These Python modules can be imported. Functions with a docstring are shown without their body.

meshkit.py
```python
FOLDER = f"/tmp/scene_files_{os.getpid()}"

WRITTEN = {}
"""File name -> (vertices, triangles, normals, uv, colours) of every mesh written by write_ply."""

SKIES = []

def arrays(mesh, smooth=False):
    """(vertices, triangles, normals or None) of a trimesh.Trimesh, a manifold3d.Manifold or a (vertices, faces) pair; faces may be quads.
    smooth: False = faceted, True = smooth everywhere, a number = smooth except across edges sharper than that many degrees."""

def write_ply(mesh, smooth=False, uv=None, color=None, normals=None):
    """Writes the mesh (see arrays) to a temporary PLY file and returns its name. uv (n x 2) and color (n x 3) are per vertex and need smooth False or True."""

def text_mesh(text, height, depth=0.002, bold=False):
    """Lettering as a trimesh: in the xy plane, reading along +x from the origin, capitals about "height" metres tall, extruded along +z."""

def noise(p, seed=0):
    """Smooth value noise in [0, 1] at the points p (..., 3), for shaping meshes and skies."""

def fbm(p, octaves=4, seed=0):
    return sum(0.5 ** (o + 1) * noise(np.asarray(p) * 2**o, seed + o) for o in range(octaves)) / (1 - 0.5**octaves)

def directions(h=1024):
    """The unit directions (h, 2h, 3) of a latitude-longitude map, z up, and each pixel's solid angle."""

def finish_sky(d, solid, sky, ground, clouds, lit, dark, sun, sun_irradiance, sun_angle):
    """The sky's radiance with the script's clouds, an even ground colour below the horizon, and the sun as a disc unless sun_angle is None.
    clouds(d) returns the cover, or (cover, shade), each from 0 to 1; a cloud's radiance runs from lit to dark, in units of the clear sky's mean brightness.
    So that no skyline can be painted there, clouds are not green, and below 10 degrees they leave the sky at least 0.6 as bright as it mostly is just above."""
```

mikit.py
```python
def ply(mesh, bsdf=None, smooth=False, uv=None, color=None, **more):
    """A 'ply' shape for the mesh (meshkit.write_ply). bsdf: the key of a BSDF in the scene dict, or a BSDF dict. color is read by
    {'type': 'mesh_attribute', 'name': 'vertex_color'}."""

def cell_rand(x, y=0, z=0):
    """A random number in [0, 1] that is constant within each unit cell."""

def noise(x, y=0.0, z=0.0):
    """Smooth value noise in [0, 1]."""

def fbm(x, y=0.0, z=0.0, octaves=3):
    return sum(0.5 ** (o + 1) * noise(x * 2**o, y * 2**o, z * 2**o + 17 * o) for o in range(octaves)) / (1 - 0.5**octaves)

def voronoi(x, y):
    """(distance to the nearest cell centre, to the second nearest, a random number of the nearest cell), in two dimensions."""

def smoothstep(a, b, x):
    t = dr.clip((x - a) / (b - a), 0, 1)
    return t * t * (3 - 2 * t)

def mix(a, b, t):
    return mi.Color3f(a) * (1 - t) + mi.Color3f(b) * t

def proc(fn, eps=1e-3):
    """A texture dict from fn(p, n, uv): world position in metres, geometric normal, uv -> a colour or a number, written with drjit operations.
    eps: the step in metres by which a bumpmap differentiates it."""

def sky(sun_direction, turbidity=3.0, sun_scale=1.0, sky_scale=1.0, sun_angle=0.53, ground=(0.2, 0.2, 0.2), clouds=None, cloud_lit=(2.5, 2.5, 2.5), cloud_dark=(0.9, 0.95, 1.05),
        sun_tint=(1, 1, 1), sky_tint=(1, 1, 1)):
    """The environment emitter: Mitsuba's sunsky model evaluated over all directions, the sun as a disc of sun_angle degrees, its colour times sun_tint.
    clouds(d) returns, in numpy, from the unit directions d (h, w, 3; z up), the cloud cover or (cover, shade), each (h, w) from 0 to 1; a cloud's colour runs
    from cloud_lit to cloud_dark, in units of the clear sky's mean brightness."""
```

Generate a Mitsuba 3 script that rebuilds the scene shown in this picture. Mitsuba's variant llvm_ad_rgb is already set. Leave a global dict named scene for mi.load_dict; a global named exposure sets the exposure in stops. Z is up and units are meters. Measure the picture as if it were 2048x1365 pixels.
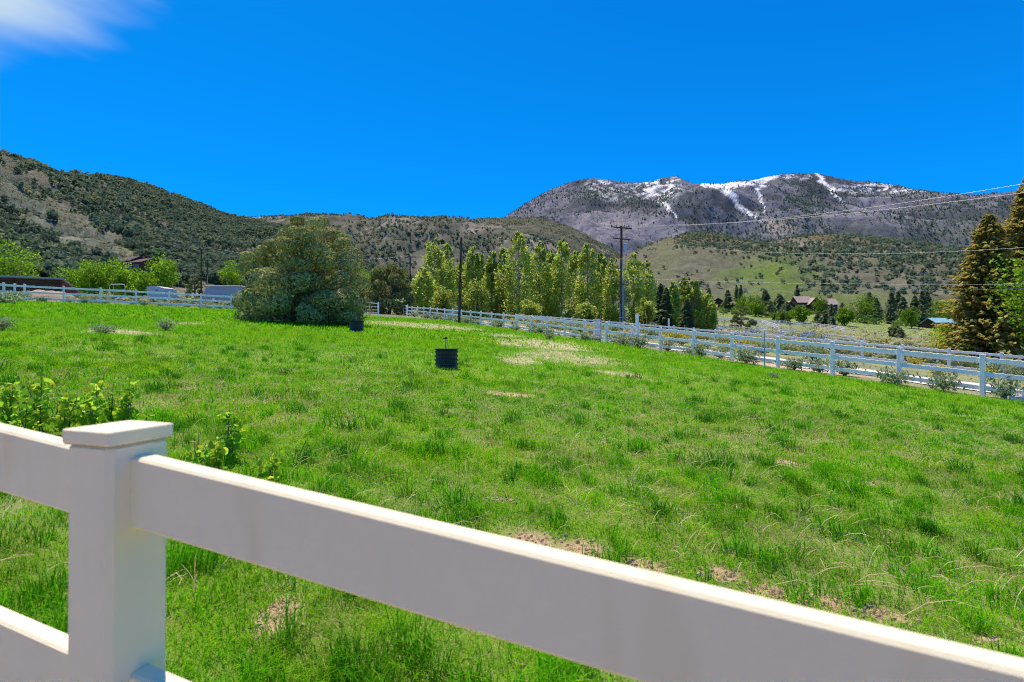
import math, numpy as np, trimesh, drjit as dr, mitsuba as mi, mikit, meshkit
from mikit import proc, fbm, noise, smoothstep, mix, voronoi

T = mi.ScalarTransform4f
F = 1050.0            # focal length in pixels of a 2048 wide picture
CAM = 1.66            # eye height
HZ = 690.0            # picture row of the horizon

# ------------------------------------------------------------------ camera, sky, exposure
scene = {'type': 'scene'}
labels = {}
scene['camera'] = {
    'type': 'thinlens', 'fov': math.degrees(2 * math.atan(1024 / F)), 'fov_axis': 'x',
    'aperture_radius': 0.0028, 'focus_distance': 14.0, 'near_clip': 0.05, 'far_clip': 30000.0,
    'to_world': T().look_at(origin=[0, 0, CAM], target=[0, 1, CAM + 7.5 / F], up=[0, 0, 1])}


def cloud_cover(d):
    y = np.maximum(d[..., 1], 0.05)
    a, b = d[..., 0] / y, d[..., 2] / y
    p = np.stack([a * 2.2 + b * 1.2, b * 9 + a * 3.4, a * 0], -1)
    n = meshkit.fbm(p * 1.6, 5, 3)
    r = np.hypot((a + 1.03) / 0.31, (b - 0.685 + 0.14 * (a + 1)) / 0.115)
    c = np.clip(1.22 - r + (n - 0.5) * 0.75, 0, 1)
    c = c * c * (3 - 2 * c) * 0.85 * (d[..., 1] > 0.1)
    hi = np.clip((meshkit.fbm(np.stack([d[..., 0] * 3, d[..., 1] * 7, d[..., 2] * 3], -1), 5, 9) - 0.56) * 4, 0, 1) * 0.45
    return np.maximum(c, hi * (d[..., 1] < -0.05) * (d[..., 2] > 0.1)), np.full(a.shape, 0.25)


scene['sky'] = mikit.sky((-0.18, 0.27, 0.945), turbidity=3, clouds=cloud_cover, cloud_lit=(2.15, 2.6, 2.8), cloud_dark=(1.2, 1.5, 1.75),
                         sky_tint=(0.008, 0.63, 1.24), sun_tint=(1.0, 0.98, 0.94))
exposure = 2.05

rng = np.random.default_rng(11)


# ------------------------------------------------------------------ materials
def diffuse(name, tex):
    scene[name] = {'type': 'twosided', 'bsdf': {'type': 'diffuse', 'reflectance': tex}}


def rgb(r, g, b):
    return {'type': 'rgb', 'value': [r, g, b]}


VC = {'type': 'mesh_attribute', 'name': 'vertex_color'}
diffuse('m_vertex', VC)
scene['m_leaf'] = {'type': 'principledthin', 'base_color': VC, 'roughness': 0.6, 'diff_trans': 1.3, 'spec_trans': 0.0, 'eta': 1.35}
scene['m_needle'] = {'type': 'principledthin', 'base_color': VC, 'roughness': 0.7, 'diff_trans': 0.8, 'spec_trans': 0.0, 'eta': 1.2}
scene['m_pine'] = {'type': 'principledthin', 'base_color': VC, 'roughness': 0.7, 'diff_trans': 0.32, 'spec_trans': 0.0, 'eta': 1.2}
scene['m_grass'] = {'type': 'principledthin', 'base_color': VC, 'roughness': 0.8, 'diff_trans': 0.95, 'spec_trans': 0.0, 'eta': 1.12}


def plastic(name, tex, rough=0.4, spec=0.5):
    scene[name] = {'type': 'twosided', 'bsdf': {'type': 'principled', 'base_color': tex, 'roughness': rough, 'specular': spec}}


def vinyl(p, n, uv):
    d = fbm(p.x * 3, p.y * 3, p.z * 9, 3)
    s = smoothstep(0.55, 0.8, fbm(p.x * 14, p.y * 14, p.z * 2.5, 3))
    return mix((0.83, 0.765, 0.54), (0.74, 0.65, 0.42), s * 0.6 + d * 0.25)


plastic('m_vinyl', proc(vinyl), 0.45, 0.22)
plastic('m_farvinyl', proc(lambda p, n, uv: mix((0.97, 0.89, 0.85), (0.90, 0.82, 0.78), fbm(p.x * 3, p.y * 3, p.z * 9, 3))), 0.45, 0.4)
plastic('m_seam', rgb(0.45, 0.38, 0.25), 0.6, 0.3)


def creosote(p, n, uv):
    g = fbm(p.x * 22, p.y * 22, p.z * 1.1, 4)
    return mix((0.035, 0.024, 0.018), (0.13, 0.085, 0.06), smoothstep(0.3, 0.75, g))


plastic('m_pole', proc(creosote), 0.8, 0.2)


def plankwood(p, n, uv):
    g = fbm(p.x * 0.9, p.y * 0.9, p.z * 24, 4)
    return mix((0.045, 0.026, 0.014), (0.13, 0.075, 0.042), smoothstep(0.3, 0.7, g))


plastic('m_wood', proc(plankwood), 0.8, 0.2)
plastic('m_black', proc(lambda p, n, uv: mix((0.014, 0.015, 0.016), (0.045, 0.045, 0.044), fbm(p.x * 9, p.y * 9, p.z * 9, 3))), 0.45, 0.45)
plastic('m_galv', rgb(0.42, 0.45, 0.48), 0.45, 0.5)
plastic('m_conduit', rgb(0.30, 0.34, 0.38), 0.5, 0.4)
plastic('m_orange', rgb(0.75, 0.13, 0.02), 0.5, 0.3)
plastic('m_yellow', rgb(0.80, 0.42, 0.02), 0.45, 0.4)
plastic('m_red', rgb(0.32, 0.035, 0.03), 0.6, 0.3)
plastic('m_roofmetal', rgb(0.30, 0.36, 0.44), 0.45, 0.5)
plastic('m_tealroof', rgb(0.22, 0.42, 0.45), 0.4, 0.5)
plastic('m_shingle', proc(lambda p, n, uv: mix((0.26, 0.21, 0.18), (0.42, 0.36, 0.31), fbm(p.x * 1.5, p.y * 1.5, p.z * 6, 3))), 0.85, 0.2)
plastic('m_darkroof', proc(lambda p, n, uv: mix((0.07, 0.055, 0.055), (0.14, 0.11, 0.11), fbm(p.x * 1.5, p.y * 1.5, p.z * 6, 3))), 0.85, 0.2)
plastic('m_log', proc(lambda p, n, uv: mix((0.055, 0.026, 0.014), (0.12, 0.06, 0.03), fbm(p.x, p.y, p.z * 5, 3))), 0.75, 0.25)
plastic('m_glasspane', rgb(0.03, 0.04, 0.05), 0.08, 0.8)
plastic('m_white', rgb(0.70, 0.72, 0.74), 0.5, 0.4)
plastic('m_tarp', proc(lambda p, n, uv: mix((0.34, 0.35, 0.38), (0.46, 0.46, 0.48), fbm(p.x * 1.2, p.y * 1.2, p.z * 2.6, 4))), 0.7, 0.3)
plastic('m_tarptop', rgb(0.52, 0.53, 0.55), 0.6, 0.3)
plastic('m_box', rgb(0.55, 0.55, 0.52), 0.6, 0.3)
plastic('m_bark', proc(lambda p, n, uv: mix((0.075, 0.055, 0.04), (0.19, 0.15, 0.12), fbm(p.x * 14, p.y * 14, p.z * 3, 4))), 0.9, 0.15)
plastic('m_palebark', proc(lambda p, n, uv: mix((0.16, 0.14, 0.11), (0.38, 0.36, 0.30), fbm(p.x * 8, p.y * 8, p.z * 2.5, 4))), 0.9, 0.15)
plastic('m_rock', proc(lambda p, n, uv: mix((0.17, 0.15, 0.13), (0.42, 0.38, 0.34), fbm(p.x * 7, p.y * 7, p.z * 7, 4))), 0.9, 0.2)
plastic('m_palerock', proc(lambda p, n, uv: mix((0.42, 0.38, 0.33), (0.68, 0.63, 0.56), fbm(p.x * 9, p.y * 9, p.z * 9, 4))), 0.9, 0.2)
plastic('m_gravel', proc(lambda p, n, uv: mix((0.42, 0.39, 0.36), (0.62, 0.585, 0.55), fbm(p.x * 3, p.y * 3, 0, 4) * 0.7 + noise(p.x * 40, p.y * 40) * 0.4)), 0.95, 0.1)
plastic('m_dirt', proc(lambda p, n, uv: mix((0.27, 0.20, 0.125), (0.46, 0.36, 0.245), fbm(p.x * 2, p.y * 2, p.z * 4, 4))), 0.95, 0.1)
plastic('m_wire', rgb(0.50, 0.50, 0.48), 0.35, 0.6)
plastic('m_darkwire', rgb(0.06, 0.07, 0.08), 0.5, 0.4)


# ------------------------------------------------------------------ mesh helpers
def cat(parts):
    vs, fs, o = [], [], 0
    for v, f in parts:
        vs.append(v)
        fs.append(np.asarray(f) + o)
        o += len(v)
    return np.vstack(vs), np.vstack(fs)


def tri(m):
    return np.array(m.vertices), np.array(m.faces)


def move(m, t, rz=0.0, s=1.0):
    c, k = math.cos(rz), math.sin(rz)
    v = m[0] * s
    return np.stack([v[:, 0] * c - v[:, 1] * k, v[:, 0] * k + v[:, 1] * c, v[:, 2]], 1) + np.asarray(t, float), m[1]


def box(x0, x1, y0, y1, z0, z1, b=0.0):
    pts = []
    c, h = np.array([(x0 + x1) / 2, (y0 + y1) / 2, (z0 + z1) / 2]), np.array([x1 - x0, y1 - y0, z1 - z0]) / 2
    if b <= 0:
        m = trimesh.creation.box(extents=2 * h)
        return tri(m)[0] + c, tri(m)[1]
    for s in np.ndindex(2, 2, 2):
        g = np.array(s) * 2 - 1
        for k in range(3):
            e = h - b
            e[k] = h[k]
            pts.append(c + g * e)
    return tri(trimesh.convex.convex_hull(np.array(pts)))


def beam(p, q, w, h, b=0.0):
    """box along p-q; w is horizontal thickness, h vertical depth, centred"""
    p, q = np.asarray(p, float), np.asarray(q, float)
    L = np.linalg.norm(q - p)
    x = (q - p) / L
    y = np.cross([0, 0, 1.0], x)
    y = np.array([0, 1.0, 0]) if np.linalg.norm(y) < 1e-6 else y / np.linalg.norm(y)
    z = np.cross(x, y)
    v, f = box(0, L, -w / 2, w / 2, -h / 2, h / 2, b)
    return p + v[:, :1] * x + v[:, 1:2] * y + v[:, 2:] * z, f


def tube(points, radii, sides=8, cap=True):
    p = np.asarray(points, float)
    r = np.broadcast_to(np.asarray(radii, float), (len(p),))
    t = np.gradient(p, axis=0)
    t /= np.linalg.norm(t, axis=1, keepdims=True) + 1e-12
    a = np.cross(t, np.where(np.abs(t[:, 2:]) < 0.9, [0, 0, 1.0], [1.0, 0, 0]))
    a /= np.linalg.norm(a, axis=1, keepdims=True) + 1e-12
    b = np.cross(t, a)
    g = np.arange(sides) * 2 * np.pi / sides
    v = (p[:, None] + r[:, None, None] * (np.cos(g)[None, :, None] * a[:, None] + np.sin(g)[None, :, None] * b[:, None])).reshape(-1, 3)
    i, j = np.meshgrid(np.arange(len(p) - 1), np.arange(sides), indexing='ij')
    k = (j + 1) % sides
    f = np.stack([np.stack([i * sides + j, i * sides + k, (i + 1) * sides + k], -1), np.stack([i * sides + j, (i + 1) * sides + k, (i + 1) * sides + j], -1)], 2).reshape(-1, 3)
    if cap:
        n = len(v)
        v = np.vstack([v, p[:1], p[-1:]])
        e = np.arange(sides)
        f = np.vstack([f, np.stack([(e + 1) % sides, e, e * 0 + n], 1), np.stack([e + n - 2 * 0 - sides, (e + 1) % sides + n - sides, e * 0 + n + 1], 1)])
    return v, f


def grid_faces(n, m):
    i, j = np.meshgrid(np.arange(n - 1), np.arange(m - 1), indexing='ij')
    a = i * m + j
    return np.vstack([np.stack([a, a + m, a + m + 1], -1).reshape(-1, 3), np.stack([a, a + m + 1, a + 1], -1).reshape(-1, 3)])


used = {}


def num(name):
    k = used.get(name, 0)
    used[name] = k + 1
    return name if k == 0 else f'{name}_{k:03d}'


def tag(key, label=None, cat_=None, group=None, kind=None):
    d = labels.setdefault(key, {})
    for a, b in (('label', label), ('category', cat_), ('group', group), ('kind', kind)):
        if b:
            d[a] = b
    return key


def put(name, mesh, bsdf, parent=None, smooth=False, color=None, to_world=None):
    key = num(f'{parent}__{name}' if parent else name)
    scene[key] = mikit.ply(mesh, bsdf, smooth=smooth, color=color)
    if to_world is not None:
        scene[key]['to_world'] = to_world
    return key


def share(name, shape, parent=None, at=(0, 0, 0), rz=0.0, s=1.0, bsdf=None, sz=None):
    key = num(f'{parent}__{name}' if parent else name)
    d = dict(shape)
    d['to_world'] = T().translate(list(map(float, at))).rotate([0, 0, 1], math.degrees(rz)).scale([s, s, s if sz is None else sz])
    if bsdf:
        d['bsdf'] = {'type': 'ref', 'id': bsdf}
    scene[key] = d
    return key


def thing(name, label, cat_, group=None):
    return tag(num(name), label, cat_, group)


# ------------------------------------------------------------------ the lie of the land
TX = [-400, 0, 500, 800, 1024, 1300, 1500, 1800, 2048, 2500]
TD = [100.0, 200.0, 350.0]
TY = [[570, 588, 606, 626, 638, 655, 667, 690, 704, 725],
      [550, 568, 590, 606, 616, 633, 643, 665, 676, 690],
      [525, 545, 575, 590, 600, 611, 617, 632, 640, 650]]


def G0(X, Y):
    X, Y = np.asarray(X, float), np.asarray(Y, float)
    xc = np.clip(X, -60, 90)
    plane = -0.075 * xc - 0.00034 * np.minimum(xc, 0) ** 2 + 0.065 * np.minimum(Y, 150)
    px = np.clip(1024 + F * X / np.maximum(Y, 30), -400, 2500)
    h = [CAM + (HZ - np.interp(px, TX, ty)) / F * D for ty, D in zip(TY, TD)]
    far = np.where(Y < 200, h[0] + (h[1] - h[0]) * (Y - 100) / 100, h[1] + (h[2] - h[1]) * (np.clip(Y, 200, 350) - 200) / 150)
    w = np.clip((Y - 62) / 48, 0, 1)
    w = w * w * (3 - 2 * w)
    return plane * (1 - w) + far * w


def G(X, Y):
    X, Y = np.asarray(X, float), np.asarray(Y, float)
    p = np.stack([X * 0.35, Y * 0.35, X * 0], -1)
    return G0(X, Y) + 0.10 * (meshkit.fbm(p, 3, 5) - 0.5) * np.exp(-np.hypot(X, Y) / 60)


def at(x, Z):
    """the ground point at depth Z in the direction of picture column x"""
    X = (x - 1024) / F * Z
    return np.array([X, Z, float(G(X, Z))])


def hit(x, y, lo=1.5, hi=340.0):
    """where the line of sight through (x, y) first meets the ground"""
    Z = np.geomspace(lo, hi, 900)
    X = (x - 1024) / F * Z
    row = HZ - F * (G(X, Z) - CAM) / Z
    i = np.argmax(row <= y)
    if row[i] > y:
        i = len(Z) - 1
    return np.array([X[i], Z[i], float(G(X[i], Z[i]))])


FR0, FRD = np.array([15.5, 17.3]), np.array([-1.153, 2.13]) / 2.4222   # the fence along the road
FL0, FLD = np.array([-37.0, 43.3]), np.array([0.88, 0.475])          # the fence at the far left


def side_road(X, Y):
    return (X - FR0[0]) * FRD[1] - (Y - FR0[1]) * FRD[0]


def side_left(X, Y):
    return -(X - FL0[0]) * FLD[1] + (Y - FL0[1]) * FLD[0]


FN0, FNN = np.array([-0.80, 1.05]), np.array([0.332, 0.943])          # the close fence: everything behind it is a bare yard
STRAW = []   # dry mown patches in the pasture: centre x, y, half widths, turn
for (x, y, rx, ry) in ((232, 664, 75, 6), (395, 648, 45, 3), (840, 651, 120, 6), (920, 657, 60, 4), (1085, 690, 100, 12), (1130, 716, 120, 11), (1010, 672, 45, 4), (1240, 748, 50, 6), (1040, 722, 50, 7)):
    c, a, b = hit(x, y), hit(x, y - ry), hit(x, y + ry)
    STRAW.append((c[0], c[1], rx * c[1] / F, max(0.5, (a[1] - b[1]) / 2), 0.0))
BARE = []    # bare soil near the fence
for (x, y, rx, ry) in ((1060, 1080, 50, 18), (1170, 1098, 60, 22), (1290, 1140, 45, 22), (1440, 1150, 50, 18), (1540, 1190, 50, 18), (1650, 1210, 70, 22), (1760, 1232, 70, 18), (560, 1235, 40, 44), (1985, 1285, 55, 14), (1575, 930, 30, 8), (700, 1080, 22, 8), (1020, 790, 60, 4), (1720, 965, 40, 7), (1000, 1000, 30, 6)):
    c, a, b = hit(x, y), hit(x, y - ry), hit(x, y + ry)
    BARE.append((c[0], c[1], rx * c[1] / F, max(0.05, (a[1] - b[1]) / 2), 0.0))


def blob_np(X, Y, blobs, wob=0.8):
    n = meshkit.fbm(np.stack([X * 1.1, Y * 1.1, X * 0], -1), 5, 21) * 1.25 - 0.62
    m = np.zeros(np.shape(X))
    for cx, cy, a, b, _ in blobs:
        r = np.hypot((X - cx) / a, (Y - cy) / b)
        m = np.maximum(m, np.clip((1.15 - r + n * wob) * 2.2, 0, 1))
    return m


def ground_tex(p, n, uv):
    x, y = p.x, p.y
    sr = (x - FR0[0]) * FRD[1] - (y - FR0[1]) * FRD[0]
    sl = -(x - FL0[0]) * FLD[1] + (y - FL0[1]) * FLD[0]
    big = fbm(x * 0.30, y * 0.30, 0, 4)
    fine = fbm(x * 5, y * 5, 3, 4)
    edge = (big - 0.5) * 2.0
    field = (1 - smoothstep(-0.9, 0.1, sr + edge)) * (1 - smoothstep(-0.8, 0.2, sl + edge))
    soil = mix((0.15, 0.095, 0.058), (0.30, 0.205, 0.135), fine)
    straw = mix((0.30, 0.26, 0.15), (0.50, 0.44, 0.29), fine)
    green = mix((0.060, 0.15, 0.006), (0.12, 0.26, 0.008), fbm(x * 1.3, y * 1.3, 7, 4))
    far = smoothstep(8, 26, y)
    cover = mi.Float(0.80) + far * 0.19
    m = smoothstep(0.62, 0.38, fbm(x * 0.8, y * 0.8, 11, 4))
    pas = mix(mix(soil, straw, smoothstep(0.46, 0.64, fbm(x * 2.2, y * 2.2, 5, 3)) * 0.6), green, cover * (0.80 + 0.20 * m))
    s = mi.Float(0)
    nn = fbm(x * 0.9, y * 0.9, 31, 5) * 1.25 + noise(x * 7, y * 7) * 0.35 - 0.8
    for cx, cy, a, b, _ in STRAW:
        r = dr.sqrt(dr.square((x - cx) / a) + dr.square((y - cy) / b))
        s = dr.maximum(s, dr.clip((1.15 - r + nn * 1.3) * 2.2, 0, 1))
    pas = mix(pas, straw, s * 0.8)
    s = mi.Float(0)
    for cx, cy, a, b, _ in BARE:
        r = dr.sqrt(dr.square((x - cx) / a) + dr.square((y - cy) / b))
        s = dr.maximum(s, dr.clip((1.15 - r + nn * 1.3) * 2.2, 0, 1))
    pas = mix(pas, mix((0.24, 0.17, 0.095), (0.47, 0.355, 0.22), noise(x * 60, y * 60) * 0.6 + fine * 0.4), s)
    dirt = mix((0.28, 0.215, 0.15), (0.46, 0.37, 0.27), fine)
    sage = mix((0.10, 0.12, 0.06), (0.20, 0.215, 0.12), fbm(x * 0.9, y * 0.9, 2, 4))
    yel = mix(sage, (0.26, 0.25, 0.08), smoothstep(0.58, 0.72, fbm(x * 0.22, y * 0.22, 9, 4)) * 0.5)
    out = mix(dirt, yel, smoothstep(0.32, 0.55, fbm(x * 0.16, y * 0.16, 4, 4) + smoothstep(18, 60, y) * 0.22))
    meadow = smoothstep(130, 270, y) * smoothstep(0.45, 0.6, fbm(x * 0.02, y * 0.02, 6, 3) + 0.12)
    out = mix(out, mix((0.11, 0.17, 0.035), (0.19, 0.25, 0.06), fbm(x * 0.3, y * 0.3, 8, 3)), meadow * 0.8)
    near = smoothstep(-0.25, 0.05, -((x - FN0[0]) * FNN[0] + (y - FN0[1]) * FNN[1]) + (big - 0.5) * 0.3)
    yard = mix((0.24, 0.165, 0.08), (0.41, 0.29, 0.145), fine)
    return mix(mix(out, pas, field), yard, near)


plastic('m_ground', proc(ground_tex), 1.0, 0.05)
gx = np.sinh(np.linspace(-8.6, 8.6, 370)) * 3.0
gy = np.concatenate([np.linspace(-40, 0, 20, endpoint=False), np.sinh(np.linspace(0, 8.6, 280)) * 3.0])
GX, GY = np.meshgrid(gx, gy, indexing='ij')
v = np.stack([GX, GY, G(GX, GY)], -1).reshape(-1, 3)
tag(put('ground', (v, grid_faces(len(gx), len(gy))), 'm_ground', smooth=True), 'green pasture and sage flat running up to the hills', None, None, 'structure')


# the gravel road beyond the fence
def strip(c, half, lift, n=160):
    c = np.asarray(c, float)
    t = np.linspace(0, 1, len(c))
    q = np.stack([np.interp(np.linspace(0, 1, n), t, c[:, k]) for k in (0, 1)], 1)
    d = np.gradient(q, axis=0)
    d /= np.linalg.norm(d, axis=1, keepdims=True)
    w = half * (1 + 0.12 * np.sin(np.arange(n) * 0.7) + 0.1 * np.sin(np.arange(n) * 1.9))
    nrm = np.stack([-d[:, 1], d[:, 0]], 1)
    rows = [q + nrm * (w * s)[:, None] for s in (-1, -0.5, 0, 0.5, 1)]
    P = np.stack(rows, 1)
    z = G(P[..., 0], P[..., 1]) + lift
    return np.concatenate([P, z[..., None]], -1).reshape(-1, 3), grid_faces(n, 5)


nrm_r = np.array([FRD[1], -FRD[0]])
road = [FR0 + nrm_r * 4.2 + FRD * s for s in np.linspace(-16, 62, 30)]
tag(put('gravel_road', strip(road, 2.1, 0.03), 'm_gravel'), 'pale gravel lane between the two white fences', None, None, 'structure')


# ------------------------------------------------------------------ hills: sheets with their own distance and relief
CREST = {}


scene['m_hill'] = {'type': 'blendbsdf', 'weight': proc(lambda p, n, uv: smoothstep(0.47, 0.66, fbm(p.x * 0.55, p.y * 0.55, p.z * 0.55, 4)) * 0.45),
                   'a': {'type': 'twosided', 'bsdf': {'type': 'diffuse', 'reflectance': VC}}, 'b': {'type': 'twosided', 'bsdf': {'type': 'diffuse', 'reflectance': rgb(0.075, 0.09, 0.05)}}}
scene['m_mountain'] = {'type': 'blendbsdf', 'weight': proc(lambda p, n, uv: smoothstep(0.48, 0.64, fbm(p.x * 0.055, p.y * 0.055, p.z * 0.055, 4)) * 0.42),
                       'a': {'type': 'twosided', 'bsdf': {'type': 'diffuse', 'reflectance': VC}}, 'b': {'type': 'twosided', 'bsdf': {'type': 'diffuse', 'reflectance': rgb(0.05, 0.055, 0.065)}}}


def hill(name, xs, nodes, rows, cols, relief, colour, seed, label, bsdf='m_hill'):
    """nodes: (columns, distances, picture rows) from the foot to the crest and over it"""
    px = np.linspace(xs[0], xs[1], cols)
    Z = np.array([np.interp(px, n[0], n[1]) for n in nodes])
    H = np.array([CAM + (HZ - np.interp(px, n[0], n[2])) / F * np.interp(px, n[0], n[1]) for n in nodes])
    H[0] = np.minimum(H[0], G((px - 1024) / F * Z[0], Z[0]) - 0.6)
    Z, H = np.vstack([Z[:1] * 0.985, Z]), np.vstack([H[:1] - 14, H])       # a buried foot
    nodes = [nodes[0]] + nodes
    r = np.concatenate([[0.0], np.linspace(1, len(nodes) - 1, rows - 1)])
    zz = np.array([np.interp(r, np.arange(len(nodes)), Z[:, k]) for k in range(cols)]).T
    hh = np.array([np.interp(r, np.arange(len(nodes)), H[:, k]) for k in range(cols)]).T
    X = (px[None] - 1024) / F * zz
    L, amp, crest = relief
    p = np.stack([X / L, zz / L, X * 0], -1)
    ridge = 1 - np.abs(2 * meshkit.fbm(p, 5, seed) - 1) * 2
    small = meshkit.fbm(p * 7, 4, seed + 9) - 0.5
    top = len(nodes) - 2
    w = np.clip((r - 1) / 0.5, 0, 1)[:, None] * (1 - (1 - crest) * np.exp(-((r[:, None] - top) / 0.22) ** 2))
    hh = hh + amp * w * ((ridge - 0.55) + 0.25 * small)
    P = np.stack([X, zz, hh], -1)
    row = HZ - F * (hh - CAM) / zz
    col = colour(P, np.broadcast_to(px[None], row.shape), row)
    tag(put(name, (P.reshape(-1, 3), grid_faces(rows, cols)), bsdf, smooth=True, color=col.reshape(-1, 3)), label, None, None, 'structure')
    CREST[id(P)] = int(np.searchsorted(r, top))
    return P, row, px


def nz(P, L, o=4, s=0):
    return meshkit.fbm(P / L, o, s)


def lerp(a, b, t):
    t = np.clip(t, 0, 1)[..., None]
    return np.asarray(a, float) * (1 - t) + np.asarray(b, float) * t


def seg_mask(px, row, pts, w):
    """distance field of a gully line"""
    d = np.full(px.shape, 1e9)
    for (x0, y0, w0), (x1, y1, w1) in zip(pts[:-1], pts[1:]):
        dx, dy = x1 - x0, y1 - y0
        t = np.clip(((px - x0) * dx + (row - y0) * dy) / (dx * dx + dy * dy), 0, 1)
        d = np.minimum(d, np.hypot(px - x0 - t * dx, row - y0 - t * dy) / (w0 + (w1 - w0) * t))
    return np.clip((1.5 - d * w) * 1.5, 0, 1)


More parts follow.
